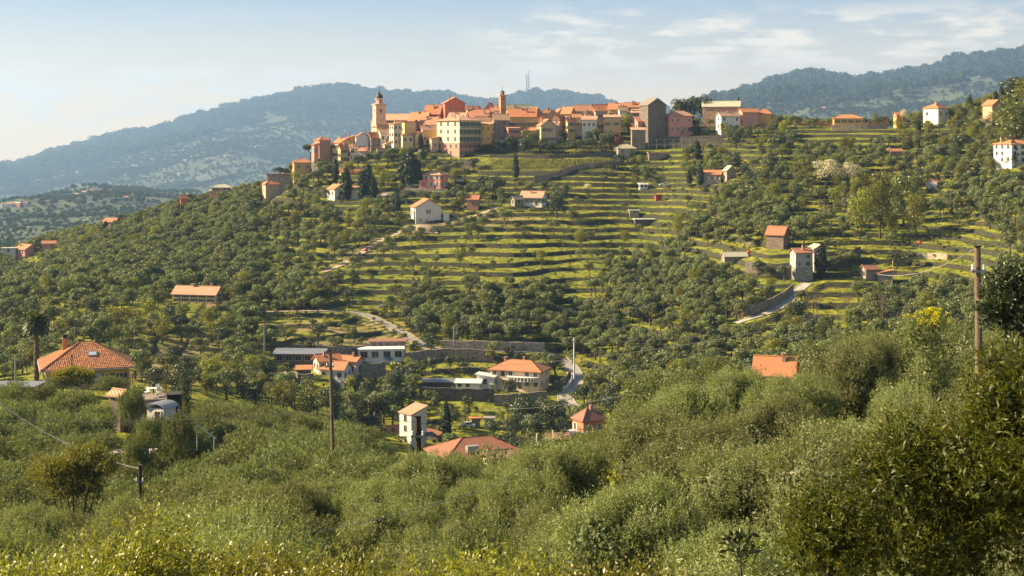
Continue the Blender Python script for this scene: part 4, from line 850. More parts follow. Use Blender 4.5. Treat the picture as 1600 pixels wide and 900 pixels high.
H_('small white hut with hatch beside the outhouse', 757,772,654,666,None,-8,.9,WHT,'flat','x',0,(1,1),(0,0),'p',rmat=plaster((.25,.23,.21)),chim=0,cat='hut',name='white_hut')
# ------------------------------------------------------------------ walls, near house, palm, poles, cables, cars, masts
def wall_line(label, pts, h, mat, thick=.6, name='stone_wall', cat='wall', ymin=250, Y=None, depth=2.5):
    q = [gp(px, py, ymin) if Y is None else (wx(px, Y), Y, wz(py, Y)) for px, py in pts]; q = smooth_line(q, 5) if len(q) > 2 else q
    b = MB(); vs = []
    for i, (x, y, z) in enumerate(q):
        j = .12*math.sin(i*1.7); a = h+j
        vs += [(x, y, z-depth), (x, y, z+a), (x, y+thick, z+a), (x, y+thick, z-depth)]
    fs = []
    for i in range(len(q)-1):
        for k in range(3): fs.append((i*4+k, i*4+k+4, i*4+k+5, i*4+k+1))
    fs += [(0,1,2,3), tuple(len(vs)-4+k for k in (3,2,1,0))]; o = vs[0]
    b.add([(v[0]-o[0], v[1]-o[1], v[2]-o[2]) for v in vs], fs)
    t = tag(b.build(name, mat), label, cat); t.location = o; return t
WALLS = [
 ('tall dark retaining wall stepping up right of the grey three storey house', [(1292,424),(1315,415),(1345,400)], 3.2, DST),
 ('retaining wall running left from the grey three storey house', [(1165,425),(1200,428),(1236,431)], 3.4, DST),
 ('dark stone wall behind the paved track on the right', [(1160,492),(1195,484),(1225,470),(1240,456)], 2.6, ST),
 ('grey wall supporting the road under the modern slab house', [(632,568),(670,562),(710,560),(770,563)], 2.8, ST),
 ('long stone wall above the valley road bend', [(690,546),(760,547),(850,549)], 2.6, LST),
 ('long retaining wall below the white garage', [(655,622),(700,624),(745,625),(772,624)], 3.0, DST),
 ('stone wall below the terrace of the peach villa', [(772,634),(810,632),(855,628)], 2.8, ST),
 ('stone wall behind the grey sheet roofed shed', [(455,552),(500,553),(540,556),(570,552)], 2.4, ST),
 ('grey yard wall left of the pink house cluster', [(440,588),(465,600),(490,600)], 2.6, ST),
 ('stone wall right of the pink house cluster', [(565,590),(590,590),(602,586)], 4.0, ST),
 ('terrace wall beneath the coral pink house', [(630,299),(665,300),(700,301)], 1.6, LST),
 ('grey stone wall under the vineyard field', [(835,282),(860,278),(880,272),(905,264),(960,258)], 2.0, ST),
 ('dark wall between the two vineyard fields', [(765,247),(830,248),(880,247),(960,244)], 1.6, DST),
 ('first long dark terrace wall below the salmon pink house', [(990,222),(1040,221),(1130,219)], 2.2, DST),
 ('second long dark terrace wall below the salmon pink house', [(1000,230),(1060,229),(1130,226)], 1.8, DST),
 ('broad dark retaining wall under the stone tower house', [(985,212),(1040,211),(1082,209)], 3.0, DST),
 ('village street wall above the parked white cars', [(765,220),(800,221),(840,222)], 1.4, DST),
 ('grey parapet wall of the car park below the orange roofs', [(895,212),(930,212),(965,211)], 2.2, stone((.2,.2,.21))),
 ('stone terrace wall under the yellow bungalow', [(1300,202),(1345,202),(1388,200)], 2.0, ST),
 ('rough wall below the turret house at the village end', [(455,275),(490,270),(520,266)], 4.0, DST),
 ('pale retaining wall with stair below the apartment block', [(668,260),(700,262),(740,260)], 2.2, LST),
 ('curved lane wall below the cypress group', [(600,315),(630,305),(670,303)], 1.2, LST),
 ('low pale wall crossing the left terraces', [(480,303),(505,301),(530,299)], .8, LST),
 ('white stucco fence wall along the valley road bend', [(880,612),(890,604),(895,592)], 1.2, plaster(WHT)),
 ('dry wall beside the small lower lane near the villa', [(862,610),(880,600),(892,588)], 1.6, DST),
 ('stone wall on the yard between narrow house and big roof', [(690,700),(720,703),(752,705)], 2.6, ST),
 ('brown wall of the lower valley yard near the workshop', [(800,700),(830,704),(858,706)], 3.0, stone((.2,.15,.13))),
 ('long wall on the lower left terraces', [(350,572),(390,575),(430,584)], 1.4, ST),
 ('dry stone wall high on the right terraces', [(1395,414),(1440,403),(1480,402)], 1.3, LST),
]
for l, p, h, m in WALLS: wall_line(l, p, h, m)
# vineyard posts fence on the long terraces below the pink house
for j, (py, a, b_) in enumerate([(224,1000,1130),(232,1000,1130)]):
    root = None
    for i, px in enumerate(range(a, b_, 13)):
        x, Y, z = gp(px, py)
        if root is None: root = thing('post_fence', ('upper','lower')[j]+' row of pale vine posts and wire on the long green terraces', 'fence', (x, Y, z)); o0 = (x, Y, z); pv = None; wb = MB()
        b = MB(); b.box(-.06, .06, -.06, .06, -.5, 2.0); b.build('post', M_FRAME, root, (x-o0[0], Y-o0[1], z-o0[2]))
        p = (x-o0[0], Y-o0[1], z-o0[2]+1.7)
        if pv: wb.tube([pv, p], .03, 4)
        pv = p
    wb.build('wire', M_METAL, root)
# vine rows on the two bright fields
def vine_rows(label, quad, nrow, mat, h=1.1, dn=9):
    root = None
    for i in range(nrow):
        t = (i+.5)/nrow; a = (quad[0][0]*(1-t)+quad[1][0]*t, quad[0][1]*(1-t)+quad[1][1]*t); c = (quad[3][0]*(1-t)+quad[2][0]*t, quad[3][1]*(1-t)+quad[2][1]*t)
        A = gp(*a); C_ = gp(*c); L = math.dist(A[:2], C_[:2]); n = max(3, int(L/.3)); s = RNG.random(n*dn)
        p = np.stack([A[0]+(C_[0]-A[0])*s, A[1]+(C_[1]-A[1])*s, np.zeros(n*dn)], -1); p[:,2] = terrain_z(p[:,0], p[:,1])+RNG.uniform(.1, h, n*dn); p[:,0] += RNG.normal(size=n*dn)*.18
        if root is None: root = thing('vineyard', label, 'vineyard', A)
        p -= np.array(root.location); link('vine_row', leaf_mesh('vine_row', p, rdir(n*dn)+np.array([0,0,.6]), rdir(n*dn), .34, .2, mat), root)
vine_rows('bright green vineyard of narrow rows in the field below the village wall', [(745,266),(958,262),(950,249),(775,251)], 46, M_BRIGHT, .7)
vine_rows('upper vineyard strip with yellow green rows under the hedge', [(790,243),(955,240),(950,235),(800,237)], 30, M_BRIGHT, .6)
# road ribbons
def road(name, key, mat, lift=.05):
    pts, wd = RP[key]; pts = np.array(pts); d = np.gradient(pts[:, :2], axis=0); d /= np.linalg.norm(d, axis=1)[:, None]; nr = np.stack([-d[:,1], d[:,0]], -1)
    nn = 7; us = np.linspace(-.5, .5, nn)*wd; X = pts[:,0:1]+nr[:,0:1]*us; Yy = pts[:,1:2]+nr[:,1:2]*us; Z = np.repeat(pts[:,2:3]+lift, nn, 1)+.0*X
    me = grid_mesh(name, X, Yy, Z, mat); o = tag(link(name, me), None, None, None, 'structure')
    b = MB(); e = wd/2
    for s in (-1, 1):
        q = [(x+n[0]*e*s, y+n[1]*e*s, z+lift) for (x, y, z), n in zip(pts, nr)]
        for i in range(len(q)-1):
            a, c = q[i], q[i+1]; n = nr[i]*s*.2
            b.add([(a[0],a[1],a[2]-.4),(c[0],c[1],c[2]-.4),(c[0],c[1],c[2]+.1),(a[0],a[1],a[2]+.1),(a[0]+n[0],a[1]+n[1],a[2]+.1),(c[0]+n[0],c[1]+n[1],c[2]+.1),(c[0]+n[0],c[1]+n[1],c[2]-.8),(a[0]+n[0],a[1]+n[1],a[2]-.8)], [(0,1,2,3),(3,2,5,4),(4,5,6,7)])
    tag(b.build(name+'_kerb', LST), None, None, None, 'structure')
ASPH = flat('pale_asphalt', (.30,.265,.23), .9, sc=.8); CONC = flat('pale_concrete', (.36,.335,.30), .9, sc=.8, var=.4); DIRT = flat('dirt', (.42,.31,.19), .95, sc=.8)
road('road', 'road', ASPH); road('lane', 'lane', CONC); road('paved_track', 'paved_track', CONC); road('dirt_track', 'dirt_track', DIRT); road('hill_track', 'hill_track', DIRT); road('village_lane', 'village_lane', ASPH)

# near house with tiled pyramid roof
def near_house():
    Y0 = 208; k = Y0/F
    th = R(20); cxp = wx(128, 212); zc = wz(576, 208); root = thing('near_house', 'near house with big orange tiled pyramid roof and skylight beside the palm', 'house', (cxp, 214, zc-3.2), th)
    S = 172*212/F; w = S/(math.cos(th)+.85*math.sin(th)); d = .85*w; H = 3.0; rh = 3.15; oh = 0
    wi, di = w-1.5, d-1.5
    b = MB(); b.box(-wi/2, wi/2, -di/2, di/2, -5, H-.12); b.build('wall', plaster((.50,.31,.12)), root)
    b = MB(); b.box(-w/2+.05, w/2-.05, -d/2+.05, d/2-.05, H-.12, H); b.build('soffit', M_WHITEP, root)
    b = MB()
    for (x0,x1,y0,y1) in ((-w/2-.12,w/2+.12,-d/2-.14,-d/2-.003),(-w/2-.12,w/2+.12,d/2+.003,d/2+.14)): b.box(x0,x1,y0,y1,H-.16,H-.02)
    b.box(-w/2-.14,-w/2-.003,-d/2,d/2,H-.16,H-.02); b.box(w/2+.003,w/2+.14,-d/2,d/2,H-.16,H-.02); b.build('gutter', M_GUT, root)
    r = (w-d)/2; A = Vector((-r,0,H+rh)); B = Vector((r,0,H+rh)); c = [Vector(p) for p in ((-w/2,-d/2,H),(w/2,-d/2,H),(w/2,d/2,H),(-w/2,d/2,H))]
    rf = MB()
    for q in ((c[0],c[1],B,A),(c[1],c[2],B),(c[2],c[3],A,B),(c[3],c[0],A)): rf.add(q, [tuple(range(len(q)))])
    roof = rf.build('roof', rooftile((.40,.15,.07), False), root)
    # barrel tiles: courses of overlapping half-round tiles on each slope
    tb = MB()
    def slope(p0, p1, q1, q0):
        U = (p1-p0); L = U.length; U.normalize(); mid = (q0+q1)/2; Vv = mid-(p0+p1)/2; Vv = Vv-U*Vv.dot(U); SL = Vv.length; Vv.normalize(); Nn = U.cross(Vv).normalized()
        if Nn.z < 0: Nn = -Nn
        nr_ = int(SL/.36); ta = (q0-p0).dot(U)/SL; tb_ = (q1-p1).dot(U)/SL
        for i in range(nr_):
            v0 = i*.36; v1 = v0+.40; x0 = ta*v0; x1 = L+tb_*v0; n = int((x1-x0)/.26)
            for j in range(n):
                u = x0+(j+.5)*(x1-x0)/n; jz = random.uniform(-.012, .02); jv = random.uniform(-.02, .02)
                ps = []
                for v, lift in ((v0+jv, .075), (v1+jv, .03)):
                    for a, hh in ((-.11, 0), (-.06, .075), (.06, .075), (.11, 0)): ps.append(p0+U*(u+a)+Vv*v+Nn*(hh+lift-.03+jz))
                tb.add(ps, [(0,1,5,4),(1,2,6,5),(2,3,7,6),(0,3,2,1)], 0 if random.random() < .72 else (1 if random.random() < .6 else 2))
    slope(c[0], c[1], B, A); slope(c[1], c[2], B, B); slope(c[3], c[0], A, A)
    tag(tb.build('roof_tiles', [rooftile((.44,.155,.06), False), rooftile((.52,.22,.10), False), rooftile((.30,.11,.05), False)], roof), None, None, None, 'stuff')
    for q, e in ((c[0],A),(c[1],B),(c[2],B),(c[3],A)):
        n = int((e-q).length/.4)
        hb = MB()
        for i in range(n):
            a = q.lerp(e, i/n); z = q.lerp(e, (i+1.1)/n); hb.tube([a+Vector((0,0,.1)), z+Vector((0,0,.06))], [.15, .11], 6)
        hb.build('hip_tiles', rooftile((.33,.12,.06), False), roof)
    f = MB(); f.box(-.65, .65, -.5, .5, 0, .16); f.box(-.53, .53, -.38, .38, .16, .18, 1)
    sk = f.build('skylight', [M_METAL, flat('sky_glass', (.45,.52,.60), .1, spec=.8)], roof, (w*.06, -d*.235, H+rh*.53+.08)); sk.rotation_euler = (math.atan2(rh, d/2), 0, 0)
    f = MB(); f.tube([(0,0,0),(0,0,2.0)], .07, 6); f.build('vent_pipe', M_DWOOD, roof, (-w*.17, -d*.42, H+.2))
    f = MB(); f.box(-.4,.4,-.3,.3,-1,1.3); f.box(-.5,.5,-.4,.4,1.3,1.4); f.box(-.3,.3,-.22,.22,1.4,1.9,1); f.box(-.42,.42,-.34,.34,1.9,1.98,1); f.build('chimney', [plaster((.45,.2,.1)), M_DWOOD], roof, (-w*.22, d*.12, H+rh*.75))
    f = MB(); f.tube([(0,0,0),(0,0,3.2)], .03, 4); f.tube([(-.5,0,3),(.5,0,3)], .02, 4); f.tube([(-.4,0,2.7),(.4,0,2.7)], .02, 4); f.build('antenna', M_METAL, roof, (-w*.12, d*.1, H+rh*.7))
    for i, u in enumerate((-.3,-.05,.2,.38)): link('window', win_mesh(1.0, 1.4, 'g'), root, (u*wi, -di/2, 1.4))
    for u in (-.25,.2): link('window', win_mesh(1.0, 1.4, 'g'), root, (-wi/2, u*di, 1.4), -math.pi/2)
    b = MB(); b.ring([(.5,0),(.55,.2),(.55,1.9),(.4,2.1)], 14); b.build('water_tank', flat('tank_grey', (.34,.36,.37), .5), root, (wi*.12, -di/2-.75, .2), True)
    BLD.append((cxp, 214, 9.5, 48, 208, 536, 592, 200, 'the near house', True))
near_house()
def big_roof():
    Y = 300; root = thing('valley_house', 'sprawling low house under a huge rust brown tiled roof in the valley', 'house', (wx(742, 306), 306, wz(732, 300)), R(24)); w, d, H, rh = 17.5, 11.5, 2.4, 3.0
    b = MB(); b.box(-w/2, w/2, -d/2, d/2, -6, H); b.build('wall', plaster((.40,.32,.25)), root)
    roof_part(root, 'hip', w, d, H, rh, .7, rooftile((.33,.115,.06)))
    r2 = roof_part(root, 'gable', 6, 5, 2.0, 1.5, .4, rooftile((.46,.21,.11)), 'x', 'lower_roof'); r2.location = (2.0, -d/2-2.2, .4)
    b = MB(); b.box(-3,3,-2.5,2.5,-6,2.0); b.build('front_wall', plaster((.60,.52,.42)), root, (2.0, -d/2-2.2, .4))
    link('window', win_mesh(.7,1.,'p'), root, (1.2,-d/2-4.7,1.3)); b = MB(); b.tube([(0,0,0),(0,0,2.2)], .12, 6); b.build('stove_pipe', M_DWOOD, root, (3.4, -d/2-3.2, 2.2))
    b = MB(); b.box(-1.3,1.3,-.6,.6,0,1.4); b.build('roof_cabin', flat('grey_cabin',(.28,.27,.28)), root, (-2.4, -d/2+1.4, H+.8))
    BLD.append((wx(742,306), 306, 11, 660, 820, 683, 720, 292, 'the huge rust brown roof', True))
big_roof()
# ramshackle shed group right of the near house
def shed_group():
    Y = 165
    r = thing('garden_shed', 'white walled shed with bent grey sheet roof below the near house', 'shed', (wx(252, Y), Y, wz(655, Y)), R(-25)); k = Y/F
    b = MB(); b.box(-1.2,1.2,-1.1,1.1,-4,1.5); b.build('wall', plaster((.55,.52,.50)), r)
    b = MB()
    for i in range(8):
        a0, a1 = math.pi*i/8, math.pi*(i+1)/8; x0, x1 = -1.45*math.cos(a0), -1.45*math.cos(a1); z0, z1 = 1.5+.55*math.sin(a0), 1.5+.55*math.sin(a1); b.add([(x0,-1.4,z0),(x1,-1.4,z1),(x1,1.4,z1),(x0,1.4,z0),(x0,-1.4,z0-.08),(x1,-1.4,z1-.08),(x1,1.4,z1-.08),(x0,1.4,z0-.08)], [(0,1,2,3),(7,6,5,4),(0,4,5,1),(2,6,7,3)])
    b.build('sheet_roof', M_METAL, r); door(r, .4, -1.1, -.7, 0, .8, 1.8, M_DWOOD)
    r = thing('store_hut', 'dark timber store hut right of the bent roof shed', 'hut', (wx(272, Y+3), Y+3, wz(668, Y)), R(10)); b = MB(); b.box(-.75,.75,-1,1,-3,3.4)
    for i in range(6): b.box(-.75+.25*i, -.75+.25*i+.2, -1.04, -1.0, -3, 3.3)
    b.build('boarded_wall', M_DWOOD, r); b = MB(); b.box(-.9,.9,-1.2,1.2,3.4,3.5); b.build('roof', M_DWOOD, r)
    r = thing('pergola', 'bare rusty pergola frame above the white garden shed', 'pergola', (wx(245, Y+9), Y+9, wz(640, Y+9)), R(8))
    for i in range(4):
        for j in (-1.2, 1.2):
            b = MB(); b.tube([(0,0,-2.5),(random.uniform(-.1,.1),0,4.2)], .055, 5); b.build('post', M_BARK, r, (-3+2*i, j, 0))
    for j in (-1.2, 0, 1.2): b = MB(); b.tube([(-3.5,j,4.2),(3.5,j,4.1)], .05, 5); b.build('beam', M_BARK, r)
    for i in range(4): b = MB(); b.tube([(-3+2*i,-1.6,4.25),(-3+2*i,1.6,4.25)], .04, 5); b.build('beam', M_BARK, r)
    r = thing('garden_table', 'white garden table with chairs on the terrace above the shed', 'table', (wx(240, Y+6), Y+6, wz(616, Y+6)), R(10)); b = MB(); b.box(-.9,.9,-.5,.5,.7,.76); b.build('table_top', M_WHITEP, r)
    for a in (-.8,.8):
        for c_ in (-.4,.4): b = MB(); b.tube([(a,c_,0),(a,c_,.7)], .04, 5); b.build('leg', M_WHITEP, r)
    for i in range(3):
        q = thing('garden_chair', ('left','middle','right')[i]+' white plastic garden chair by the terrace table', 'chair', (wx(229+10*i, Y+5), Y+5+(i % 2)*2, wz(618, Y+5)), R(-40+40*i)); b = MB(); b.box(-.25,.25,-.25,.25,.42,.46); b.build('seat', M_WHITEP, q); b = MB(); b.box(-.25,.25,.22,.26,.46,1.0); b.build('backrest', M_WHITEP, q)
        for a in (-.22,.22):
            for c_ in (-.22,.22): b = MB(); b.tube([(a,c_,0),(a,c_,.42)], .025, 4); b.build('leg', M_WHITEP, q)
    q = thing('terrace_block', 'concrete terrace block carrying the white garden furniture', 'terrace', (wx(243, Y+6), Y+6, wz(619, Y+6)-.05), R(5)); b = MB(); b.box(-2.9,2.6,-1.8,2.2,-6,0); b.build('deck', plaster((.24,.19,.15)), q)
    q = thing('low_shed', 'low white sheet hut half hidden by the round olive below the shed', 'shed', (wx(206, 140), 140, wz(712, 140)), R(4)); b = MB(); b.box(-1.9,2.2,-1,1,-3,.35); b.build('wall', plaster((.42,.40,.38)), q); b = MB(); b.box(-2.0,2.3,-1.2,1.2,.35,.43); b.build('roof', plaster((.62,.50,.42)), q)
    q = thing('tiled_hut', 'little hut with two tone tiled roof left of the white garden shed', 'hut', (wx(187, Y+5), Y+5, wz(628, Y+5)), R(-30)); b = MB(); b.box(-.9,.9,-.8,.8,-4,1.0); b.build('wall', plaster((.16,.12,.10)), q); roof_part(q, 'gable', 1.8, 1.6, 1.0, .45, .3, RTP)
    q = thing('flat_roof_shed', 'flat grey roofed shed at the left edge by the near house', 'shed', (wx(15, 190), 190, wz(612, 190)), R(0)); b = MB(); b.box(-4,4,-2,2,-4,.9); b.build('wall', plaster((.2,.17,.14)), q); b = MB(); b.box(-4.2,4.2,-2.3,2.3,.9,1.05); b.build('roof', M_METAL, q)
    q = thing('hillside_ruin', 'dark sloping concrete wall under the white garden shed', 'wall', (wx(240, Y-4), Y-4, wz(676, Y-4)), R(-8)); b = MB(); b.add([(-3.5,0,-4),(2.2,0,-4),(2.2,0,1.4),(1.0,0,1.7),(-3.2,0,-.6),(-3.5,.5,-4),(2.2,.5,-4),(2.2,.5,1.4),(1.0,.5,1.7),(-3.2,.5,-.6)], [(0,1,2,3,4),(9,8,7,6,5),(4,3,8,9),(3,2,7,8),(1,6,7,2),(0,4,9,5)]); b.build('slab', plaster((.10,.095,.10)), q)
    q = thing('handrail', 'white sloping pipe handrail right of the dark store hut', 'handrail', (wx(278, 150), 150, wz(640, 150))); b = MB(); b.tube([(0,0,0),(wx(300,150)-wx(278,150),0,-1.3),(wx(338,150)-wx(278,150),0,-3.1)], .07, 6); b.build('rail', M_WHITEP, q)
    for i in range(3): b = MB(); b.tube([(.2+1.8*i,0,-.2-1.3*i),(.2+1.8*i,0,-3-1.3*i)], .04, 5); b.build('post', M_WHITEP, q)
    BLD.append((wx(250,Y), Y+2, 6, 183, 285, 600, 672, 158, 'the white garden shed', True)); BLD.append((wx(206,140), 140, 3.5, 170, 245, 696, 712, 137, 'the low white sheet hut', True))
shed_group()
def palm():
    Y = 222; x = wx(57, Y); z = float(terrain_z(x, Y)[0]); top = wz(505, Y)
    r = thing('palm_tree', 'tall date palm with drooping dark fronds behind the near house', 'palm tree', (x, Y, z)); h = top-z
    b = MB(); n = 22; b.ring([((.34 if i % 2 else .40)*(1.25-.35*i/n) , -0.5+(h+.5)*i/n) for i in range(n+1)], 9); b.build('trunk', M_BARK, r)
    for i in range(84):
        a = i*2.399; el = R(80-115*(i/84)**.85); L = random.uniform(2.4, 3.1); m = 13
        p = np.zeros((m, 3)); d_ = np.array([math.cos(a)*math.cos(el), math.sin(a)*math.cos(el), math.sin(el)]); q = np.zeros(3)
        for k in range(m): p[k] = q; q = q+d_*L/m; d_ = unit(d_+np.array([0,0,-.09-.03*k/m*3]))
        ts = np.repeat(np.arange(1, m), 10); sgn = np.tile([1,-1], len(ts)//2); tdir = unit(p[np.clip(ts,1,m-1)]-p[ts-1]); sid = unit(np.cross(tdir, [0,0,1]))
        base = p[ts-1]+(p[ts]-p[ts-1])*RNG.random(len(ts))[:,None]; ax = tdir*.65+sid*sgn[:,None]*.8+np.array([0,0,-.35])
        link('frond', leaf_mesh('frond', base, ax, np.cross(tdir, sid)+.3*rdir(len(ts)), .62*np.sin(np.clip(ts/m*3.0, .4, 2.9)), .12, M_GREEN if i < 12 else M_DARK), r, (0,0,h))
    b = MB(); b.ring([(.2,-.9),(.55,-.3),(.6,.1),(.2,.5)], 10); b.build('crown_shaft', M_BARK, r, (0,0,h))
palm()
# poles
def pole(label, px, Y, pyt, pyb, wpx, mat, lean=0, bits=True):
    x = wx(px, Y); z1 = wz(pyt, Y); z0 = wz(pyb, Y)-3; r = thing('utility_pole', label, 'utility pole', (x, Y, z0)); a = wpx*Y/F/2; h = z1-z0
    b = MB(); b.tube([(lean,0,0),(lean*.5,0,h*.5),(0,0,h)], [a*1.25, a*1.1, a], 10); b.build('shaft', mat, r)
    if bits:
        b = MB(); b.box(-a*2.4, a*2.4, -a*.4, a*.4, h-1.1, h-1.0); b.build('bracket', M_METAL, r, (0,-a,0))
        for s in (-1.8, 1.8): b = MB(); b.ring([(a*.3,0),(a*.55,.07),(a*.35,.12),(a*.5,.2),(a*.2,.26)], 8); b.build('insulator', M_WHITEP, r, (s*a,-a,h-1.0))
        b = MB(); b.box(-a*1.1,a*1.1,-a*1.1,a*1.1,h-.001,h+.06); b.build('cap', M_DWOOD, r)
    return (x, Y, z1)
tA = pole('tall weathered wooden pole rising before the pink house cluster', 516, 120, 553, 745, 5.2, M_WOOD, .35)
tB = pole('thick dark pole in front of the narrow white house', 653, 78, 651, 738, 9, M_DWOOD)
tC = pole('sunlit wooden pole left of the dark tree at the right edge', 1527, 62, 386, 512, 9.5, M_WOOD, .1)
tD = pole('short dark pole among the olives at lower left', 219, 95, 728, 790, 5.5, M_DWOOD)
tE = pole('thin pale pole beside the valley lane bend', 897, 398, 527, 575, 2.2, M_FRAME)
tF = pole('slim metal post at the far left below the palm', 24, 205, 555, 590, 2.4, M_METAL, bits=False)
tG = pole('short pale concrete post in the yard right of the huge roof', 839, 300, 678, 700, 2.6, M_FRAME, bits=False)
tH = pole('leaning pale post by the dark workshop', 864, 300, 672, 702, 2.8, M_FRAME, .9, bits=False)
tI = pole('thin pole at the road end below the mid olive grove', 709, 425, 508, 548, 1.8, M_METAL)
tJ = pole('thin grey pole standing in the left hand terraces', 413, 400, 505, 560, 1.8, M_METAL)
def cable(label, A, B, sag, rad, mat=None, n=24, name='overhead_cable'):
    A = Vector(A); B = Vector(B); pts = [A.lerp(B, i/n)-Vector((0,0,sag*4*(i/n)*(1-i/n)))-A for i in range(n+1)]
    b = MB(); b.tube(pts, rad, 4); o = tag(b.build(name, mat or M_CABLE), label, 'cable'); o.location = A; return o
def pt(px, py, Y): return (wx(px, Y), Y, wz(py, Y))
cable('pale thick cable sagging from the left edge down to the short dark pole', pt(-40, 600, 97), (tD[0], tD[1], tD[2]-.2), .84, .035, M_CABLEP)
cable('pale cable crossing the view from the left edge past the wooden pole', pt(-60, 655, 118), (tA[0], tA[1], tA[2]-4.8), .5, .022)
cable('thin cable continuing right from the wooden pole over the valley houses', (tA[0], tA[1], tA[2]-4.8), pt(1010, 664, 150), 1.0, .02)
cable('thin dark cable high across the mid slope', pt(-60, 527, 240), pt(700, 530, 260), 1.2, .025)
cable('thin dark cable running on above the road to the right', pt(700, 530, 260), pt(1110, 524, 240), 1.0, .025)
cable('dark cable rising from the thin pale pole to the right slope', pt(680, 575, 180), pt(1190, 518, 150), .8, .022)
cable('dark cable slanting over the valley road', pt(760, 640, 180), pt(1140, 578, 140), 1.0, .025)
cable('cable dipping from the left towards the sunlit wooden pole', pt(1370, 428, 75), tC, .5, .011, M_CABLEP)
cable('long thin cable along the bottom left over the bushes', pt(-40, 865, 40), pt(330, 853, 44), .35, .010, M_CABLEP)
cable('long thin cable rising right over the near olives', pt(330, 853, 44), pt(840, 730, 62), .5, .010, M_CABLEP)
BALLS = [(572,390,470,'red marker ball low beside the dirt track'),(1170,394,300,'red marker ball over the green field beside the barn'),(1437,379,300,'red marker ball left of the yellow terraces')]
for px, py, Y, l in BALLS:
    b = MB(); n = 8; rr = 2.9*Y/F; b.ring([(max(.01, rr*math.sin(math.pi*i/n)), -rr*math.cos(math.pi*i/n)) for i in range(n+1)], 14)
    o = tag(b.build('marker_ball', M_RED, None, pt(px, py, Y), True), l, 'marker ball')
cable('hair thin power line carrying the two right hand red balls', pt(900, 388, 305), pt(1620, 366, 295), 1.6, .012)
# cars
def car(label, px, py, col, rz, Y=None, L=4.0, name='parked_car'):
    x, Yq, z = gp(px, py) if Y is None else (wx(px, Y), Y, wz(py, Y))
    r = thing(name, label, 'car', (x, Yq, z+.02), R(rz)); m = flat('car_paint_%.2f_%.2f' % (col[0], col[2]), col, .3, .2, .6, .05)
    prof = [(-.5,.28),(-.5,.62),(-.46,.78),(-.34,.84),(-.22,1.34),(.16,1.38),(.30,.92),(.47,.80),(.5,.58),(.5,.28)]
    b = MB(); n = len(prof); w = .82
    vs = [(u*L, -w*(1 if z_ < .9 else .84), z_) for u, z_ in prof]+[(u*L, w*(1 if z_ < .9 else .84), z_) for u, z_ in prof]
    b.add(vs, [tuple(range(n)), tuple(range(2*n-1, n-1, -1))]+[(i, i+n, (i+1) % n+n, (i+1) % n) for i in range(n)]); b.build('body', m, r)
    b = MB()
    for s in (-1, 1): b.add([(-.30*L,s*.76,.90),(-.21*L,s*.71,1.28),(.14*L,s*.71,1.30),(.25*L,s*.76,.94)], [(0,1,2,3) if s > 0 else (3,2,1,0)])
    b.add([(-.235*L,-.6,1.27),(-.235*L,.6,1.27),(-.345*L,.68,.88),(-.345*L,-.68,.88)], [(0,1,2,3)]); b.add([(.185*L,-.6,1.31),(.185*L,.6,1.31),(.31*L,.68,.95),(.31*L,-.68,.95)], [(3,2,1,0)])
    b.build('window', M_GLASS, r)
    for a in (-.31,.31):
        for s in (-1,1):
            b = MB(); vs = []; b.ring([(.32,-.1),(.32,.1)], 12); b.ring([(.18,-.11),(.18,.11)], 8, mi=1); o = b.build('wheel', [M_TYRE, M_METAL], r, (a*L, s*.76, .32)); o.rotation_euler[0] = math.pi/2
    for s in (-1,1): b = MB(); b.box(.49*L,.505*L,s*.6-.12,s*.6+.12,.6,.74); b.build('headlight', M_WHITEP, r)
WC=(.7,.7,.7); DC=(.05,.06,.09)
car('white car parked leftmost under the ruined stone house', 774,224.5,WC,20); car('silver white car parked second from left by the village wall', 783,224,WC,15); car('white car parked third by the village wall beside bushes', 791,223,WC,25)
car('light car parked right of the round green shrub', 872,217,(.5,.52,.55),5); car('white van like car in the village car park', 903,212,WC,0); car('grey car in the village car park, rightmost', 918,213,(.3,.32,.36),0); car('pale car at left end of the village car park', 897,206,WC,10)
car('dark car at the lower end of the road', 669,544,DC,-25); car('white car parked on the grass above the sloping road', 600,482,WC,-15); car('blue car beside the modern slab house', 604,563,(.06,.16,.28),-20)
car('white car behind the coral pink house', 709,282,WC,10); car('pale car at the right of the coral pink house', 716,285,(.55,.57,.6),5); car('white car on the terraces by the light cabin', 1037,291,WC,5); car('pale car in the valley yard beside the outhouse', 730,668,WC,-10)
# masts
def mast(label, px, Y, pyt, pyb, wpx, name='radio_mast'):
    k = Y/F; z0 = wz(pyb, Y); r = thing(name, label, 'radio mast', (wx(px, Y), Y, z0)); h = (pyb-pyt)*k; a = wpx*k/2
    for s in (-1, 1):
        b = MB(); b.box(-1.6,1.6,-1.6,1.6,-90,h*(1 if s > 0 else .86)); b.build('leg', M_METAL, r, (s*a,0,0))
    b = MB(); n = 12
    for i in range(n):
        z = h*.85*i/n; z2 = h*.85*(i+1)/n; b.tube([(-a,0,z),(a,0,z2)], .8, 4); b.tube([(a,0,z),(-a,0,z2)], .8, 4); b.tube([(-a,0,z),(a,0,z)], .8, 4)
    b.build('lattice', M_METAL, r)
    for z, s in ((h*.55,1),(h*.4,1),(h*.7,-1),(h*.3,-1)): b = MB(); b.ring([(3.,0),(3.2,1),(2.4,2.4)], 12); o = b.build('dish', M_WHITEP, r, (s*(a+3.),-.5,z)); o.rotation_euler[0] = math.pi/2
mast('tall twin radio mast on the far hill behind the slim brick tower', 824.5, 9500, 110, 152, 4)
mast('short lookout mast on the top of the left far hill', 532, 10450, 132, 146, 2.4)
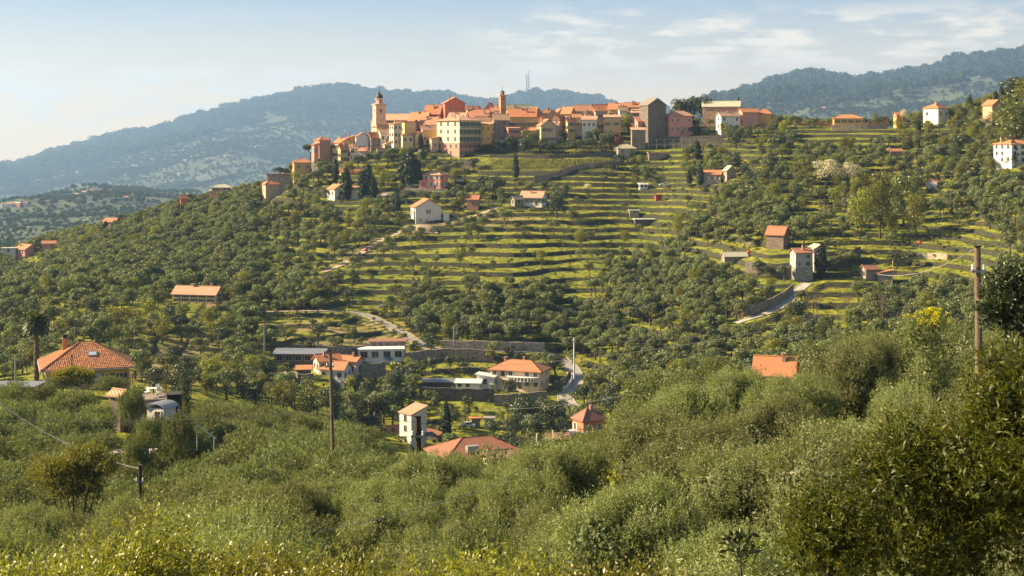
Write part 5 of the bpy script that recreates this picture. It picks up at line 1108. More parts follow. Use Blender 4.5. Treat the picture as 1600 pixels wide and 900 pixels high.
# sandy mound, rock scar, village garden objects
def mound():
    x, Y, z = gp(655, 362); nx, ny = 28, 16; a = np.linspace(-1, 1, nx); b_ = np.linspace(-1, 1, ny); A, B = np.meshgrid(a, b_, indexing='ij')
    Zz = np.clip(1-A**2-B**2, 0, 1)**.6*3.1-.8+vn(A*3+9, B*3, 4)*.5
    me = grid_mesh('sand_mound', A*7.5, B*5, Zz, flat('sand', (.46,.34,.20), .95, sc=.9)); o = link('sand_mound', me, None, (x, Y+3, z)); tag(o, 'rounded bare sandy mound in front of the pale grey gabled house', 'mound', None, 'structure')
mound()
def scar():
    x, Y, z = gp(967, 470); b = MB(); rs = random.Random(5)
    r = thing('rock_scar', 'pale bare rockfall between the olive terraces', 'rocks', (x, Y, z))
    for i in range(26):
        t = i/26; px_, py_ = 972-12*t+rs.uniform(-5,5), 452+28*t; a, c_, e = gp(px_, py_); b = MB(); s = rs.uniform(.5,1.2)
        b.ring([(s*.5,-s*.5),(s*rs.uniform(.8,1.1),0),(s*.7,s*.4),(s*.2,s*.6)], 6, ph=rs.random()*3); b.build('rock', LST, r, (a-x, c_-Y, e-z+.1))
scar()
def balustrade():
    a = gp(636,293); c_ = gp(655,293); r = thing('balustrade', 'white balustrade left of the coral pink annex', 'balustrade', a)
    for i in range(12):
        t = i/11; b = MB(); b.ring([(.1,0),(.16,.3),(.09,.6),(.14,.95)], 6); b.build('baluster', M_WHITEP, r, ((c_[0]-a[0])*t, (c_[1]-a[1])*t, (c_[2]-a[2])*t+.3))
    b = MB(); b.tube([(0,0,1.3),(c_[0]-a[0], c_[1]-a[1], c_[2]-a[2]+1.3)], .14, 6); b.build('rail', M_WHITEP, r)
balustrade()
def ladder(label, px, py, Y, h=2.6):
    r = thing('ladder', label, 'ladder', pt(px, py, Y), R(10))
    for s in (-.35,.35): b = MB(); b.box(s-.05,s+.05,-.04,.04,0,h); b.build('rail', M_WHITEP, r)
    for i in range(8): b = MB(); b.box(-.3,.3,-.03,.03,.2+h*i/8.5,.32+h*i/8.5); b.build('rung', M_WHITEP, r)
ladder('white ladder like rack right of the tall wooden pole', 535, 608, 372); ladder('small white ladder rack low left of the tall wooden pole', 501, 628, 365, 2.0)
# ------------------------------------------------------------------ ground mesh
ZG = terrain_z(XG, YG)
pxg = 800+F*XG/YG; pyg = HZ-ZG/YG*F
dry = np.clip(1-np.hypot((pxg-520)/190, (pyg-530)/45), 0, 1)*1.6+np.clip(1-np.hypot((pxg-300)/170, (pyg-560)/50), 0, 1)*1.8+np.clip(1-np.hypot((pxg-760)/130, (pyg-345)/16), 0, 1)*1.2+np.clip(1-np.hypot((pxg-560)/70, (pyg-395)/25), 0, 1)*.9
dry = np.clip(dry, 0, 1)*np.clip((YG-200)/100, 0, 1)*np.clip(fbm(XG/9., YG/9., 31)*2.4-.5, 0, 1)+np.clip((120-YG)/60, 0, .55)
tag(link('ground', grid_mesh('ground', XG, YG, ZG, groundmat(), np.clip(dry, 0, 1))), 'terraced grass hillside rising to the village', None, None, 'structure')
# ------------------------------------------------------------------ individually placed trees
NOMR = {'olive':2.6,'olive_mid':2.7,'broadleaf':3.2,'evergreen':3.0,'shrub':1.2,'blossom':2.7,'rust':1.7,'bright':1.7,'cypress':1.05,'pine':4.2,'fir':2.9,'bare':3.4}
SPEC = []
def T(kind, px, pyb, pyt, wpx, label, Y=None, group=None):
    if Y is None: x, Y, z = gp(px, pyb)
    else: x = wx(px, Y); z = float(terrain_z(x, Y)[0])
    ztop = wz(pyt, Y); H = max(1.2, ztop-z); w = wpx*Y/F/2/NOMR[kind]*(1.25 if kind == 'cypress' else 1)
    SPEC.append((x, Y, max(1.5, w*2), px, pyb)); return tree(kind, x, Y, z-.1, H, w, label, group)
for a in [
 ('olive_mid',20,640,600,60,'olive tree before the grey flat roofed shed, left one',172),('olive_mid',62,640,604,56,'olive tree before the grey flat roofed shed, right one',176),('olive_mid',95,640,586,56,'olive tree hiding the left half of the near house wall',196),('olive_mid',172,640,588,62,'olive tree hiding the right half of the near house wall',194),('olive_mid',205,660,612,46,'olive tree at the left of the white garden shed',158),('evergreen',215,650,596,40,'dark bush tree behind the white garden furniture',178),('evergreen',290,650,580,40,'dark tree beside the dark timber store hut',185),('olive_mid',232,690,655,50,'olive tree covering the foot of the white garden shed',150),('olive_mid',218,740,684,54,'round olive in front of the low white sheet hut',128),('olive_mid',282,694,646,50,'olive tree at the foot of the dark timber store hut',148),
 ('cypress',524,286,247,11,'slender cypress standing alone in front of the yellow village houses'),('cypress',541,312,258,17,'dark cypress right beside the hidden white cottage'),('cypress',566,314,265,15,'cypress at the left of the dense dark trio'),('cypress',575,312,252,17,'tallest cypress of the dark trio below the village'),('cypress',583,314,272,14,'cypress at the right of the dense dark trio'),
 ('cypress',631,288,238,18,'left cypress of the dark clump beside the coral house'),('cypress',641,292,232,20,'middle tall cypress of the dark clump beside the coral house'),('cypress',651,290,246,18,'right cypress of the dark clump beside the coral house'),('cypress',657,238,205,9,'cypress rising between the beige house and the apartment block'),('evergreen',661,262,228,26,'dark bushy conifer at the foot of the cypress near the apartment block'),
 ('cypress',621,342,303,10,'thin cypress left of the pale grey gabled house'),('cypress',806,283,237,10,'lone slim cypress at the edge of the vineyard'),('cypress',1089,250,216,12,'lone cypress in front of the long terrace walls'),('cypress',165,370,344,12,'round topped cypress on the left ridge skyline'),('cypress',1283,432,377,18,'dark ivy cypress against the three storey grey house'),
 ('cypress',1556,172,141,13,'stout cypress on the upper right skyline'),('cypress',1565,172,130,9,'tall thin cypress on the upper right skyline'),('fir',1515,182,147,24,'big dark fir on the right skyline'),('fir',1498,182,166,10,'little fir left of the big dark fir'),('fir',1583,258,214,24,'dark fir directly in front of the white three storey house'),
 ('cypress',1526,284,252,9,'narrow cypress on the slope below the right skyline'),('cypress',1094,292,255,11,'cypress beside the red roofed cottage'),('cypress',1077,290,262,8,'small cypress left of the red roofed cottage'),('cypress',698,693,625,15,'dark cypress right of the narrow white house'),('cypress',332,350,330,6,'tiny cypress in the left hillside trees'),('cypress',1435,210,186,8,'small dark cypress under the white skyline house'),
 ('evergreen',870,338,290,36,'big dark tree right of the white house with salmon roof'),('evergreen',850,300,280,18,'dark tree behind the salmon roof'),('evergreen',775,308,268,28,'dark tree group left of the lone slim cypress'),('pine',485,250,222,34,'umbrella pine at the left of the brown turret house'),('pine',440,274,259,30,'low umbrella pine on the left ridge above the stone outbuilding'),
 ('evergreen',1062,188,148,40,'left dark round evergreen behind the salmon pink house'),('evergreen',1084,188,146,44,'middle dark evergreen behind the village church'),('evergreen',1106,186,147,40,'right dark evergreen above the old stone church'),('evergreen',1130,182,153,26,'lower evergreen right end of the dark group by the stone church'),('cypress',1154,178,150,7,'cypress tip right of the old stone church'),
 ('evergreen',820,672,610,58,'dense dark tree in the valley below the peach villa'),('evergreen',795,624,588,30,'round green tree before the front of the peach villa'),('evergreen',860,668,626,44,'rounded dark tree by the lane bend below the villa'),('evergreen',880,688,655,30,'small dark tree left of the red brick house'),('bright',765,560,540,26,'bright green bush on the wall above the villa'),('evergreen',868,585,548,40,'dark leafy tree between villa and road'),
 ('broadleaf',1285,543,497,30,'bright green tree beside the low track on the right'),('evergreen',1246,510,463,44,'round dark tree below the paved track'),('evergreen',1402,418,388,36,'dark round tree behind the red roofed stone hut'),
 ('blossom',1290,298,243,54,'large white blossoming tree, left crown of the blossoming pair'),('blossom',1325,298,248,46,'large white blossoming tree, right crown of the blossoming pair'),('blossom',1413,186,170,20,'white blossoming tree on the skyline beside small orange roof'),('blossom',1170,392,376,18,'little white blossom tree on the green field'),('blossom',437,604,578,30,'white blossoming shrub tree left of the pink house cluster'),('blossom',573,243,232,18,'white blossom bush under the white fronted village house'),('blossom',1450,248,232,24,'pale flowering bush on the upper right slope'),('blossom',1265,398,380,18,'white flowering bush near the grey stone wing'),
 ('broadleaf',1345,372,290,52,'tall yellow green tree, leftmost of the right hand spring group'),('broadleaf',1375,368,262,48,'tall olive yellow tree in the middle of the spring group'),('broadleaf',1412,352,268,52,'brightest yellow green tree of the spring group'),('broadleaf',1430,372,300,46,'yellow green tree at the right of the spring group'),('broadleaf',1385,330,270,40,'yellow leaved tree behind the spring group'),
 ('broadleaf',1590,236,150,86,'large golden green tree on the right edge above the white house'),('broadleaf',1562,200,172,40,'golden bush on the steep right slope'),('evergreen',1590,170,112,60,'dark green tree crowning the right skyline'),('broadleaf',1612,180,118,60,'yellowish tree at the right edge of the skyline'),('evergreen',1500,240,206,44,'dark green tree on the upper right slope'),('evergreen',1470,258,220,30,'deep green tree left on the upper right slope'),
 ('bare',1275,520,440,52,'large bare tree in front of the right green terraces'),('bare',1325,498,450,44,'bare branching tree on the green field, middle'),('bare',1378,520,440,40,'bare grey tree with pale tips before the olives'),('bare',1310,506,462,26,'thin bare sapling between the two bare trees'),('bare',925,276,250,22,'bare dark shrub tree at the vineyard'),('bare',690,668,640,20,'small bare tree beside the valley cypress'),
 ('rust',965,234,206,22,'rust red leaved tree above the round shrubs'),('evergreen',952,232,202,20,'rounded clipped tree next to the rust red tree'),('evergreen',940,234,208,14,'narrow clipped tree left of the rounded clipped tree'),('evergreen',880,216,201,22,'round green shrub tree in front of the village street'),('broadleaf',828,232,200,36,'grey green bushy tree below the ochre palace'),('evergreen',803,232,210,32,'dark green tree beside the parked white cars'),('broadleaf',982,206,176,30,'leafy tree left of the stone tower house'),
 ('evergreen',930,202,188,30,'dark hedge tree below the low village cottages'),('evergreen',762,236,224,26,'green bush right of the apartment block foot'),('broadleaf',592,278,256,26,'rounded yellow green tree under the village wall'),('evergreen',498,284,264,28,'dark round tree by the left ridge wall'),('broadleaf',462,290,266,18,'yellow tree on the left ridge by the dark wall'),
 ('broadleaf',480,624,588,46,'yellow leaved round tree under the pink house cluster'),('broadleaf',410,620,580,26,'yellow bush at left of the white blossoming shrub'),('bright',620,585,558,26,'lime bush in front of the modern slab house'),('bright',638,570,553,18,'yellow green bush beside the blue car'),('bright',548,608,580,26,'round bush at right foot of the pink cluster'),
 ('broadleaf',238,470,458,22,'yellow mimosa like tree left of the yellow farmhouse'),('broadleaf',183,512,478,50,'green spring tree left of the yellow farmhouse'),('broadleaf',208,510,480,36,'bright green spring tree nearer the yellow farmhouse'),('broadleaf',155,520,486,44,'olive brown spring tree at the left of the green pair'),('broadleaf',55,580,540,40,'pale green tree right behind the palm trunk'),
 ('evergreen',285,622,566,58,'dark round tree right of the near house'),('evergreen',240,618,570,40,'brownish dark tree behind the near house corner'),('evergreen',115,600,580,30,'bush in front of the near house wall'),
 ('broadleaf',1160,290,272,22,'shrub tree right of the ruined gable'),('bright',1240,250,236,26,'yellow green bush high on the right terraces'),('evergreen',1215,238,205,34,'large dark bush under the red hedge'),('broadleaf',1188,232,212,30,'bushy tree on the ridge below yellow orange house'),('evergreen',1150,232,208,22,'dark bush below the white village house'),('broadleaf',1120,250,228,22,'soft green tree right of the lone terrace cypress'),('olive',1078,248,228,22,'grey green tree left of the lone terrace cypress'),
 ('evergreen',965,262,238,32,'round dark green tree under the tan kiosk'),('evergreen',985,250,232,16,'dark tree attached to the right of the tan kiosk'),('broadleaf',1060,372,328,26,'yellow green tree by itself on the middle terraces'),('olive',1105,358,332,28,'grey tree on the terraces right of the yellow green tree'),
 ('evergreen',1305,424,398,30,'dark bush covering the stepped wall right of the grey house'),('olive',1328,416,392,28,'olive in front of the stepped wall right of the grey house'),('evergreen',1200,432,412,26,'bush in front of the wall left of the grey house'),('olive',1225,436,414,24,'olive at left foot of the grey three storey house'),('evergreen',775,238,216,22,'dark bush at left end of the parked white cars'),('evergreen',818,238,212,26,'dark bushy tree under the pink low house'),('evergreen',845,236,214,28,'dark bushy tree under the tan gabled house'),('evergreen',858,238,220,22,'low dark bush right under the tan gabled house'),('evergreen',900,234,218,26,'dark shrub before the village car park'),('evergreen',922,232,214,24,'dark shrub tree at the car park wall'),('evergreen',1012,216,200,18,'dark shrub at the foot of the stone tower house'),('evergreen',1090,212,194,26,'dark round bush right of the salmon pink house'),('evergreen',1105,214,198,22,'dark bush below the old stone church'),('evergreen',640,252,228,24,'dark bush below the beige house wall'),('evergreen',615,258,236,22,'dark green shrub below the cream tall house'),('evergreen',560,262,240,26,'green bushy tree under the white fronted village house'),('broadleaf',545,272,250,24,'lime green bush under the yellow village house'),('evergreen',520,270,250,20,'dark bush at the foot of the turret house'),('broadleaf',600,290,266,26,'yellow green tree above the lane near the cypresses'),('evergreen',676,262,240,20,'dark tree at left foot of the apartment block'),('evergreen',740,264,244,26,'dark garden shrub right below the apartment block'),('evergreen',755,300,270,26,'dark tree right of the coral pink house'),('evergreen',845,690,640,50,'dark broad tree before the workshop in the valley'),('evergreen',800,690,648,40,'dark tree left of the workshop in the valley'),('evergreen',770,684,652,34,'dark bush right of the white hut in the valley'),('evergreen',590,640,606,40,'dark tree below the stone wall of the pink cluster'),('evergreen',640,628,600,34,'dark tree left of the long retaining wall'),('olive',672,634,608,30,'grey olive in front of the long retaining wall'),
 ('blossom',917,300,285,18,'white crowned clump on the terraces right of the dark tree'),
]: T(*a)
# ------------------------------------------------------------------ olives and mixed trees by density map
# ground cover map: runs of (cells, cover class), one cell per 40 photo pixels
# 0 bare grass, 1 sparse, 2 medium olives, 3 dense olives, 4 mixed, 5 dark trees, 6 spring trees, 7 dry scrub, 8 valley trees
COVER = {
 200: [(24,1),(2,0),(1,2),(2,5),(1,2),(2,1),(3,0),(5,6)],
 225: [(11,0),(9,1),(2,0),(1,1),(1,5),(2,0),(1,1),(2,5),(1,2),(1,5),(3,0),(1,2),(1,6),(1,2),(3,6)],
 250: [(8,0),(2,2),(1,1),(1,2),(2,1),(1,4),(6,1),(1,0),(2,1),(2,0),(1,1),(1,4),(2,5),(1,2),(3,5),(1,2),(1,5),(1,2),(1,6),(1,2),(1,6)],
 280: [(7,0),(3,2),(1,4),(1,2),(1,4),(2,1),(3,4),(6,1),(1,4),(2,1),(2,4),(2,5),(3,6),(1,2),(1,5),(1,2),(1,6),(2,2)],
 320: [(3,0),(8,3),(1,2),(2,4),(2,2),(1,1),(1,2),(1,3),(3,2),(1,1),(1,0),(1,1),(1,0),(2,1),(3,6),(1,2),(4,6),(1,2),(3,3)],
 360: [(10,3),(1,4),(2,2),(1,4),(3,2),(1,1),(1,2),(4,1),(2,0),(1,1),(1,0),(4,3),(4,2),(1,1),(3,0),(1,5)],
 400: [(10,3),(5,2),(11,1),(1,2),(1,1),(1,0),(1,1),(1,0),(1,1),(3,0),(1,1),(3,0),(1,2)],
 440: [(10,3),(4,2),(9,1),(1,2),(4,3),(2,2),(1,1),(1,0),(1,1),(6,0),(1,2)],
 480: [(1,3),(5,2),(1,4),(1,2),(4,3),(2,2),(1,1),(1,2),(6,3),(2,2),(6,3),(3,1),(7,3)],
 520: [(3,2),(1,3),(2,1),(3,4),(1,3),(4,7),(1,1),(1,2),(8,3),(3,2),(1,3),(2,2),(2,5),(1,1),(7,3)],
 560: [(3,2),(6,7),(1,2),(11,7),(3,2),(4,3),(2,2),(2,3),(8,2)],
 600: [(6,2),(1,7),(1,8),(2,4),(1,8),(1,7),(7,8),(3,7),(2,2),(16,3)],
 640: [(4,2),(5,3),(2,4),(2,2),(3,8),(1,1),(8,8),(15,3)],
 690: [(4,2),(7,3),(1,4),(4,8),(1,1),(8,8),(15,3)],
}
COVER = {k: [c for n_, c in v for _ in range(n_)] for k, v in COVER.items()}
RK = sorted(COVER)
MIX = {
 3: (.97, [('olive',.86),('broadleaf',.03),('evergreen',.11)]),
 2: (.64, [('olive',.90),('broadleaf',.05),('evergreen',.05)]),
 1: (.16, [('olive',.7),('shrub',.22),('broadleaf',.08)]),
 4: (.78, [('olive',.50),('broadleaf',.28),('evergreen',.12),('shrub',.1)]),
 5: (.8, [('evergreen',.42),('olive',.33),('broadleaf',.15),('shrub',.1)]),
 6: (.85, [('broadleaf',.62),('olive',.25),('evergreen',.13)]),
 8: (.95, [('evergreen',.45),('olive',.35),('shrub',.2)]),
 7: (.42, [('shrub',.6),('olive',.25),('evergreen',.15)]),
 0: (.025, [('shrub',1.)]),
}
ROADPX = [(pts, wd) for pts, wd in ((ROADS[k][0], ROADS[k][1]) for k in ROADS)]
def seg_d(px, py, pts):
    b = 1e9
    for (x0,y0),(x1,y1) in zip(pts, pts[1:]):
        dx, dy = x1-x0, y1-y0; t = max(0, min(1, ((px-x0)*dx+(py-y0)*dy)/(dx*dx+dy*dy))); b = min(b, math.hypot(px-x0-t*dx, (py-y0-t*dy)*2))
    return b
PROTR = [(p[3], p[4], p[5]-2, p[6]-2, p[7]) for p in BLD if p[9]]+[(1230,1345,378,434,425),(690,858,560,612,385),(765,960,262,236,600),(590,780,200,252,640),(640,1205,205,222,655),(775,955,232,268,640),(1168,1238,372,384,440),(560,640,528,566,400),(480,566,548,598,370)]
KEEPOUT = [(745,960,232,268),(990,1135,215,235),(1300,1390,203,225),(1165,1235,385,428),(1275,1340,445,500),(1175,1235,486,500),(655,770,606,622)]
rnd = random.Random(11); CAND = []
def kind_at(px, py):
    k = min(RK, key=lambda r: abs(r-(py+rnd.uniform(-12,12)))); c = int((px+rnd.uniform(-14,14))//40); c = max(0, min(39, c)); return COVER[k][c]
Yv = 312.
while Yv < 790:
    X0, X1 = wx(-260, Yv), wx(1860, Yv); n = int((X1-X0)/5.0)
    for i2 in range(2*n):
        i = i2//2; rep = i2 % 2
        x = X0+(i+rnd.uniform(.1,.9))*5.0; Y = Yv+rnd.uniform(0, 4.6); z = float(zb(x, Y)); px, py = pix(x, Y, z); c = kind_at(px, py)
        if Y > 705 and px > 420: c = 1 if px < 1130 else 5
        pr, mx = MIX[c]
        if rep and (c != 3 or rnd.random() > .5): continue
        if rnd.random() > pr: continue
        t = rnd.random(); kd = mx[-1][0]
        for a, b_ in mx:
            if t < b_: kd = a; break
            t -= b_
        H = {'olive':rnd.choice((rnd.uniform(2.6,4.6),rnd.uniform(4,6),rnd.uniform(5,7))),'broadleaf':rnd.uniform(4.5,8),'evergreen':rnd.uniform(4,7),'shrub':rnd.uniform(1.2,2.6)}[kd]
        if c == 1 and kd == 'olive': H *= .85
        if c == 3: H = max(H, 3.6)*1.12
        if any(a <= px <= b_ and cc <= py <= e for a, b_, cc, e in KEEPOUT): continue
        hp = H*F/Y; rp = hp*.45
        if any((x-s[0])**2+(Y-s[1])**2 < (s[2]*.9)**2 for s in SPEC): continue
        if any((x-b_[0])**2+(Y-b_[1])**2 < b_[2]**2 for b_ in BLD): continue
        if any(Y < e and px+rp > a and px-rp < b_ and py-hp < d_ and py > cc for a, b_, cc, d_, e in PROTR): continue
        if any(seg_d(px, py, pts)-rp*.6 < 2.5 or seg_d(px, py-hp*.5, pts) < rp*.7 for pts, _ in ROADPX): continue
        CAND.append((kd, x, Y, z, H, px, py))
    Yv += 4.6
# valley edge and the mid left olive slope
MIDL = []
CLM = [(-200,640),(60,628),(120,610),(205,655),(240,665),(300,625),(400,635),(480,650),(560,668),(610,694),(640,724),(700,770)]
clm = lambda px: float(np.interp(px, [a for a, _ in CLM], [b for _, b in CLM]))
Yv = 98.
while Yv < 300:
    for px in np.arange(-120, 700 if Yv < 235 else 1700, 5.0*F/Yv*(1 if Yv > 180 else .92)):
        p_ = px+rnd.uniform(-.3,.3)*5*F/Yv; Y = Yv+rnd.uniform(-1.8,1.8); x = wx(p_, Y); z = float(zb(x, Y)); py = pix(x, Y, z)[1]
        if 30 < p_ < 300 and 186 < Y < 228: continue
        if p_ < 300 and rnd.random() < .18: continue
        H = rnd.uniform(4.2, 6.0); H = min([H]+[(py-clm(p_+dx*F/Y))*Y/F/(1-.42*(dx/2.6)**2) for dx in (-2,0,2)]); hp = H*F/Y
        if H < 2.6 or p_ > 700: continue
        if any((x-b_[0])**2+(Y-b_[1])**2 < b_[2]**2 for b_ in BLD): continue
        if any(Y < b_[7] and p_+hp*.42 > b_[3] and p_-hp*.42 < b_[4] and py-hp < b_[6]-8 and py > b_[5] for b_ in BLD if b_[1] < 360 and b_[9]): continue
        MIDL.append(('olive_mid' if Y < 240 else 'olive', x, Y, z, H, p_, py))
    Yv += 5.0
CLN = [(-200,800),(60,800),(200,782),(255,748),(330,752),(400,760),(500,752),(600,742),(645,732),(660,716),(700,716),(760,714),(820,700),(880,692),(955,676),(978,606),(1000,572),(1060,570),(1080,612),(1100,565),(1165,562),(1185,598),(1240,582),(1300,536),(1400,512),(1500,504),(1560,520),(1800,520)]
cln = lambda px: float(np.interp(px, [a for a, _ in CLN], [b for _, b in CLN]))
rn2 = random.Random(23); NEAR = []; row = 0; Yv = 28.5
while Yv < 97:
    sp = 5.7 if Yv < 66 else 5.4; off = (row % 2)*.5; k = 0
    x = wx(-500, Yv)+off*sp
    while x < wx(2200, Yv):
        xx = x+rn2.uniform(-.7,.7); Y = Yv+rn2.uniform(-.9,.9); z = float(zb(xx, Y)); px, py = pix(xx, Y, z)
        H = rn2.uniform(4.5, 6.9)
        if Y > 78 and 950 < px < 1175: H += 1.5
        for dx in (-2.5,-1.7,-.8,0,.8,1.7,2.5): H = min(H, (py-cln(px+dx*F/Y))*Y/F/(1-.42*(dx/2.6)**2))
        x += sp
        if H > 2.9: NEAR.append(('olive_near' if Y < 84 else 'olive_mid', xx, Y, z, H, px, py, row))
    Yv += 6.8; row += 1
# choose the 300 that show largest of each kind, the rest becomes one mass
LM = [(b_[3]*.5+b_[4]*.5, b_[6], b_[8]) for b_ in BLD if b_[1] > 230]
LM = [(x, y, 'the '+l if not l.startswith('the') else l) for x, y, l in LM]
LMS = [(310,468,'the yellow farmhouse'),(340,300,'the skyline villa'),(425,300,'the conical roofed tan house'),(40,400,'the far left pink house'),(660,340,'the pale grey gabled house'),(830,315,'the salmon roofed white house'),(680,290,'the coral pink house'),(810,600,'the peach villa'),(595,560,'the modern slab house'),(525,590,'the pink house cluster'),(1215,375,'the dark stone barn'),(1255,430,'the grey three storey house'),(1358,430,'the red roofed stone hut'),(1460,185,'the white skyline house'),(1580,250,'the white three storey house'),(645,690,'the narrow white house'),(920,680,'the red brick house'),(1210,495,'the paved track'),(615,515,'the sloping road'),(128,575,'the near house'),(1145,405,'the ruined low hut'),(1112,280,'the red roofed cottage'),(1390,340,'the yellow green spring trees'),(960,465,'the pale rockfall'),(850,255,'the bright vineyard'),(720,420,'the middle terraces centre'),(1500,350,'the yellow stepped terraces'),(1458,290,'the white garden hut'),(165,360,'the round skyline cypress'),(560,395,'the dirt track'),(1400,490,'the bare grey tree'),(1285,520,'the bright green track tree'),(250,640,'the white garden shed'),(413,530,'the thin grey terrace pole'),(518,690,'the tall wooden pole'),(219,765,'the short dark pole'),(85,700,'the golden twiggy tree'),(640,730,'the thick dark pole'),(206,705,'the low white hut'),(320,660,'the white handrail'),(400,700,'the pale hanging cable'),(1525,450,'the sunlit pole')]
ADJ = {'olive':'grey green olive tree','olive_mid':'silvery olive tree','olive_near':'olive tree','broadleaf':'yellow green leafy tree','evergreen':'dark green tree','shrub':'low green shrub'}
ORD = ['leftmost','second','third','fourth','fifth','sixth','seventh','eighth','ninth','tenth','eleventh','twelfth','thirteenth','fourteenth','fifteenth','sixteenth','seventeenth','eighteenth','nineteenth','twentieth']
def place_individuals(lst, grpname):
    cl = {}
    for c in lst:
        px, py = c[5], c[6]; m = min(LMS, key=lambda l: (l[0]-px)**2+((l[1]-py)*1.6)**2); dx, dy = px-m[0], (py-m[1])*1.6
        d = ('left of' if dx < 0 else 'right of') if abs(dx) > abs(dy)*1.3 else ('above' if dy < 0 else 'below')
        near_ = 'close' if math.hypot(dx, dy) < 75 else 'farther'
        cl.setdefault((c[0], m[2], d, near_), []).append(c)
    for (kd, m, d, nr_), cs in cl.items():
        cs.sort(key=lambda c: c[6]); nb = -(-len(cs)//14); bands = [cs[i*len(cs)//nb:(i+1)*len(cs)//nb] for i in range(nb)]
        for bi, cs in enumerate(bands):
          cs.sort(key=lambda c: c[5]); bn = '' if nb == 1 else ', '+('upper','lower','third','fourth','fifth','sixth','seventh','eighth','ninth','tenth')[bi]+' band'
          for i, c in enumerate(cs):
            o_ = bn+('' if len(cs) == 1 else ', '+(ORD[0]+' one' if i == 0 else ('rightmost one' if i == len(cs)-1 else ORD[min(i, 19)]+' from left')))
            tree(c[0], c[1], c[2], c[3]-.1, c[4], None, '%s %s%s %s%s' % (ADJ[kd], 'just ' if nr_ == 'close' else '', d, m, o_), grpname)
inframe = lambda c: -15 < c[5] < 1615 and c[6]-c[4]*F/c[2] < 905
NOL = sorted([c for c in NEAR if inframe(c) and (c[2] < 66 or True)], key=lambda c: -c[4]/c[2])
MOL = sorted([c for c in MIDL if inframe(c) and c[5] < 700], key=lambda c: -c[4]/c[2])
nold = NOL[:150]; mold = MOL[:105]
HOL = sorted([c for c in CAND if c[0] == 'olive' and inframe(c)], key=lambda c: -c[4]/c[2])[:300-len(nold)-len(mold)-3]
byrow = {}
for c in nold: byrow.setdefault(c[7], []).append(c)
rowi = 0
for rw in sorted(byrow):
    cs = sorted(byrow[rw], key=lambda c: c[5])
    for i, c in enumerate(cs):
        nm = 'bottom row' if rowi == 0 else ORD[min(rowi, 19)]+' row up'
        tree(c[0], c[1], c[2], c[3]-.1, c[4], None, 'near grove olive tree, %s, %s' % (nm, 'leftmost' if i == 0 else ('rightmost' if i == len(cs)-1 else ORD[min(i,19)]+' from the left')), 'olive trees of the near grove')
    rowi += 1
place_individuals(mold, 'olive trees on the lower left slope'); place_individuals(HOL, 'olive trees on the far terraces')
used = set(id(c) for c in nold+mold+HOL)
def src_of(kind, n):
    out = []
    for v in range(n):
        cm = TREES[kind][v][0]; tm = TREES[kind][v][1]; a = next((o for o in bpy.data.objects if o.data == cm), None); b_ = next((o for o in bpy.data.objects if o.data == tm), None)
        if a and b_: out.append((a, b_))
    return out
rest = [c for c in NEAR+MIDL+CAND if id(c) not in used and c[0].startswith('olive')]
def pk(c, h0): s = c[4]/h0; return (c[1], c[2], c[3]-.1, s, s*rnd.uniform(.9,1.12))
# the remaining olives: one object; near ones use the fine crowns, far ones the coarse crowns
srcN = src_of('olive_near', 4); srcM = src_of('olive_mid', 4); srcF = src_of('olive', 6)
def stuff_mixed(name, groups, label, cat):
    pts = []; src = []; var = []
    for g, s in groups:
        for c in g: pts.append(pk(c, TREES[c[0]][0][2])); var.append(len(src)+rnd.randrange(len(s)))
        src += s
    o = stuff_trees(name, '', pts, label, cat, src)
    if o: o.data.attributes['variant'].data.foreach_set('value', np.array(var, np.int32))
    return o
stuff_mixed('olive_grove', [([c for c in rest if c[0] == 'olive_near'], srcN), ([c for c in rest if c[0] == 'olive_mid'], srcM), ([c for c in rest if c[0] == 'olive'], srcF)], 'grey green olive grove covering the terraced hillside', 'olive grove')
for kd, nm, lb_, ct in (('broadleaf','broadleaf_wood','yellow green leafy trees spread over the hillside','wood'),('evergreen','evergreen_wood','dark green trees spread over the hillside','wood'),('shrub','shrub_cover','low shrubs dotted over the terraces','shrubs')):
    cs = sorted([c for c in CAND if c[0] == kd and inframe(c)], key=lambda c: -c[4]/c[2]); ind = cs[:90 if kd != 'shrub' else 40]; place_individuals(ind, {'broadleaf':'leafy trees on the hillside','evergreen':'dark trees on the hillside','shrub':'shrubs on the terraces'}[kd])
    s = set(id(c) for c in ind); r_ = [c for c in CAND if c[0] == kd and id(c) not in s]
    if kd == 'shrub':   # extra low growth along terrace risers
        for _ in range(6500):
            Y = rnd.uniform(330, 710); px = rnd.uniform(-200, 1800); x = wx(px, Y); z = float(zb(x, Y)); py = pix(x, Y, z)[1]
            if any(a <= px <= b_ and c_ <= py <= e for a, b_, c_, e in KEEPOUT[:4]): continue
            if any(seg_d(px, py, pts) < 4 for pts, _ in ROADPX) or any((x-b_[0])**2+(Y-b_[1])**2 < (b_[2]*.8)**2 for b_ in BLD): continue
            r_.append(('shrub', x, Y, z+.2, rnd.uniform(.4, 1.5), px, py))
    stuff_mixed(nm, [(r_, src_of(kd, len(TREES[kd])))], lb_, ct)
ug = []
for _ in range(1500):
    Y = math.sqrt(rn2.uniform(24**2, 100**2)); px = rn2.uniform(-200, 1800); x = wx(px, Y); z = float(zb(x, Y)); h = min(rn2.uniform(1.0, 2.4), (pix(x, Y, z)[1]-cln(px)-6)*Y/F)
    if h > .6: ug.append(('shrub', x, Y, z+.1, h, px, 0))
stuff_mixed('undergrowth', [(ug, src_of('shrub', 3))], 'low scrub growing beneath the foreground olive trees', 'scrub')
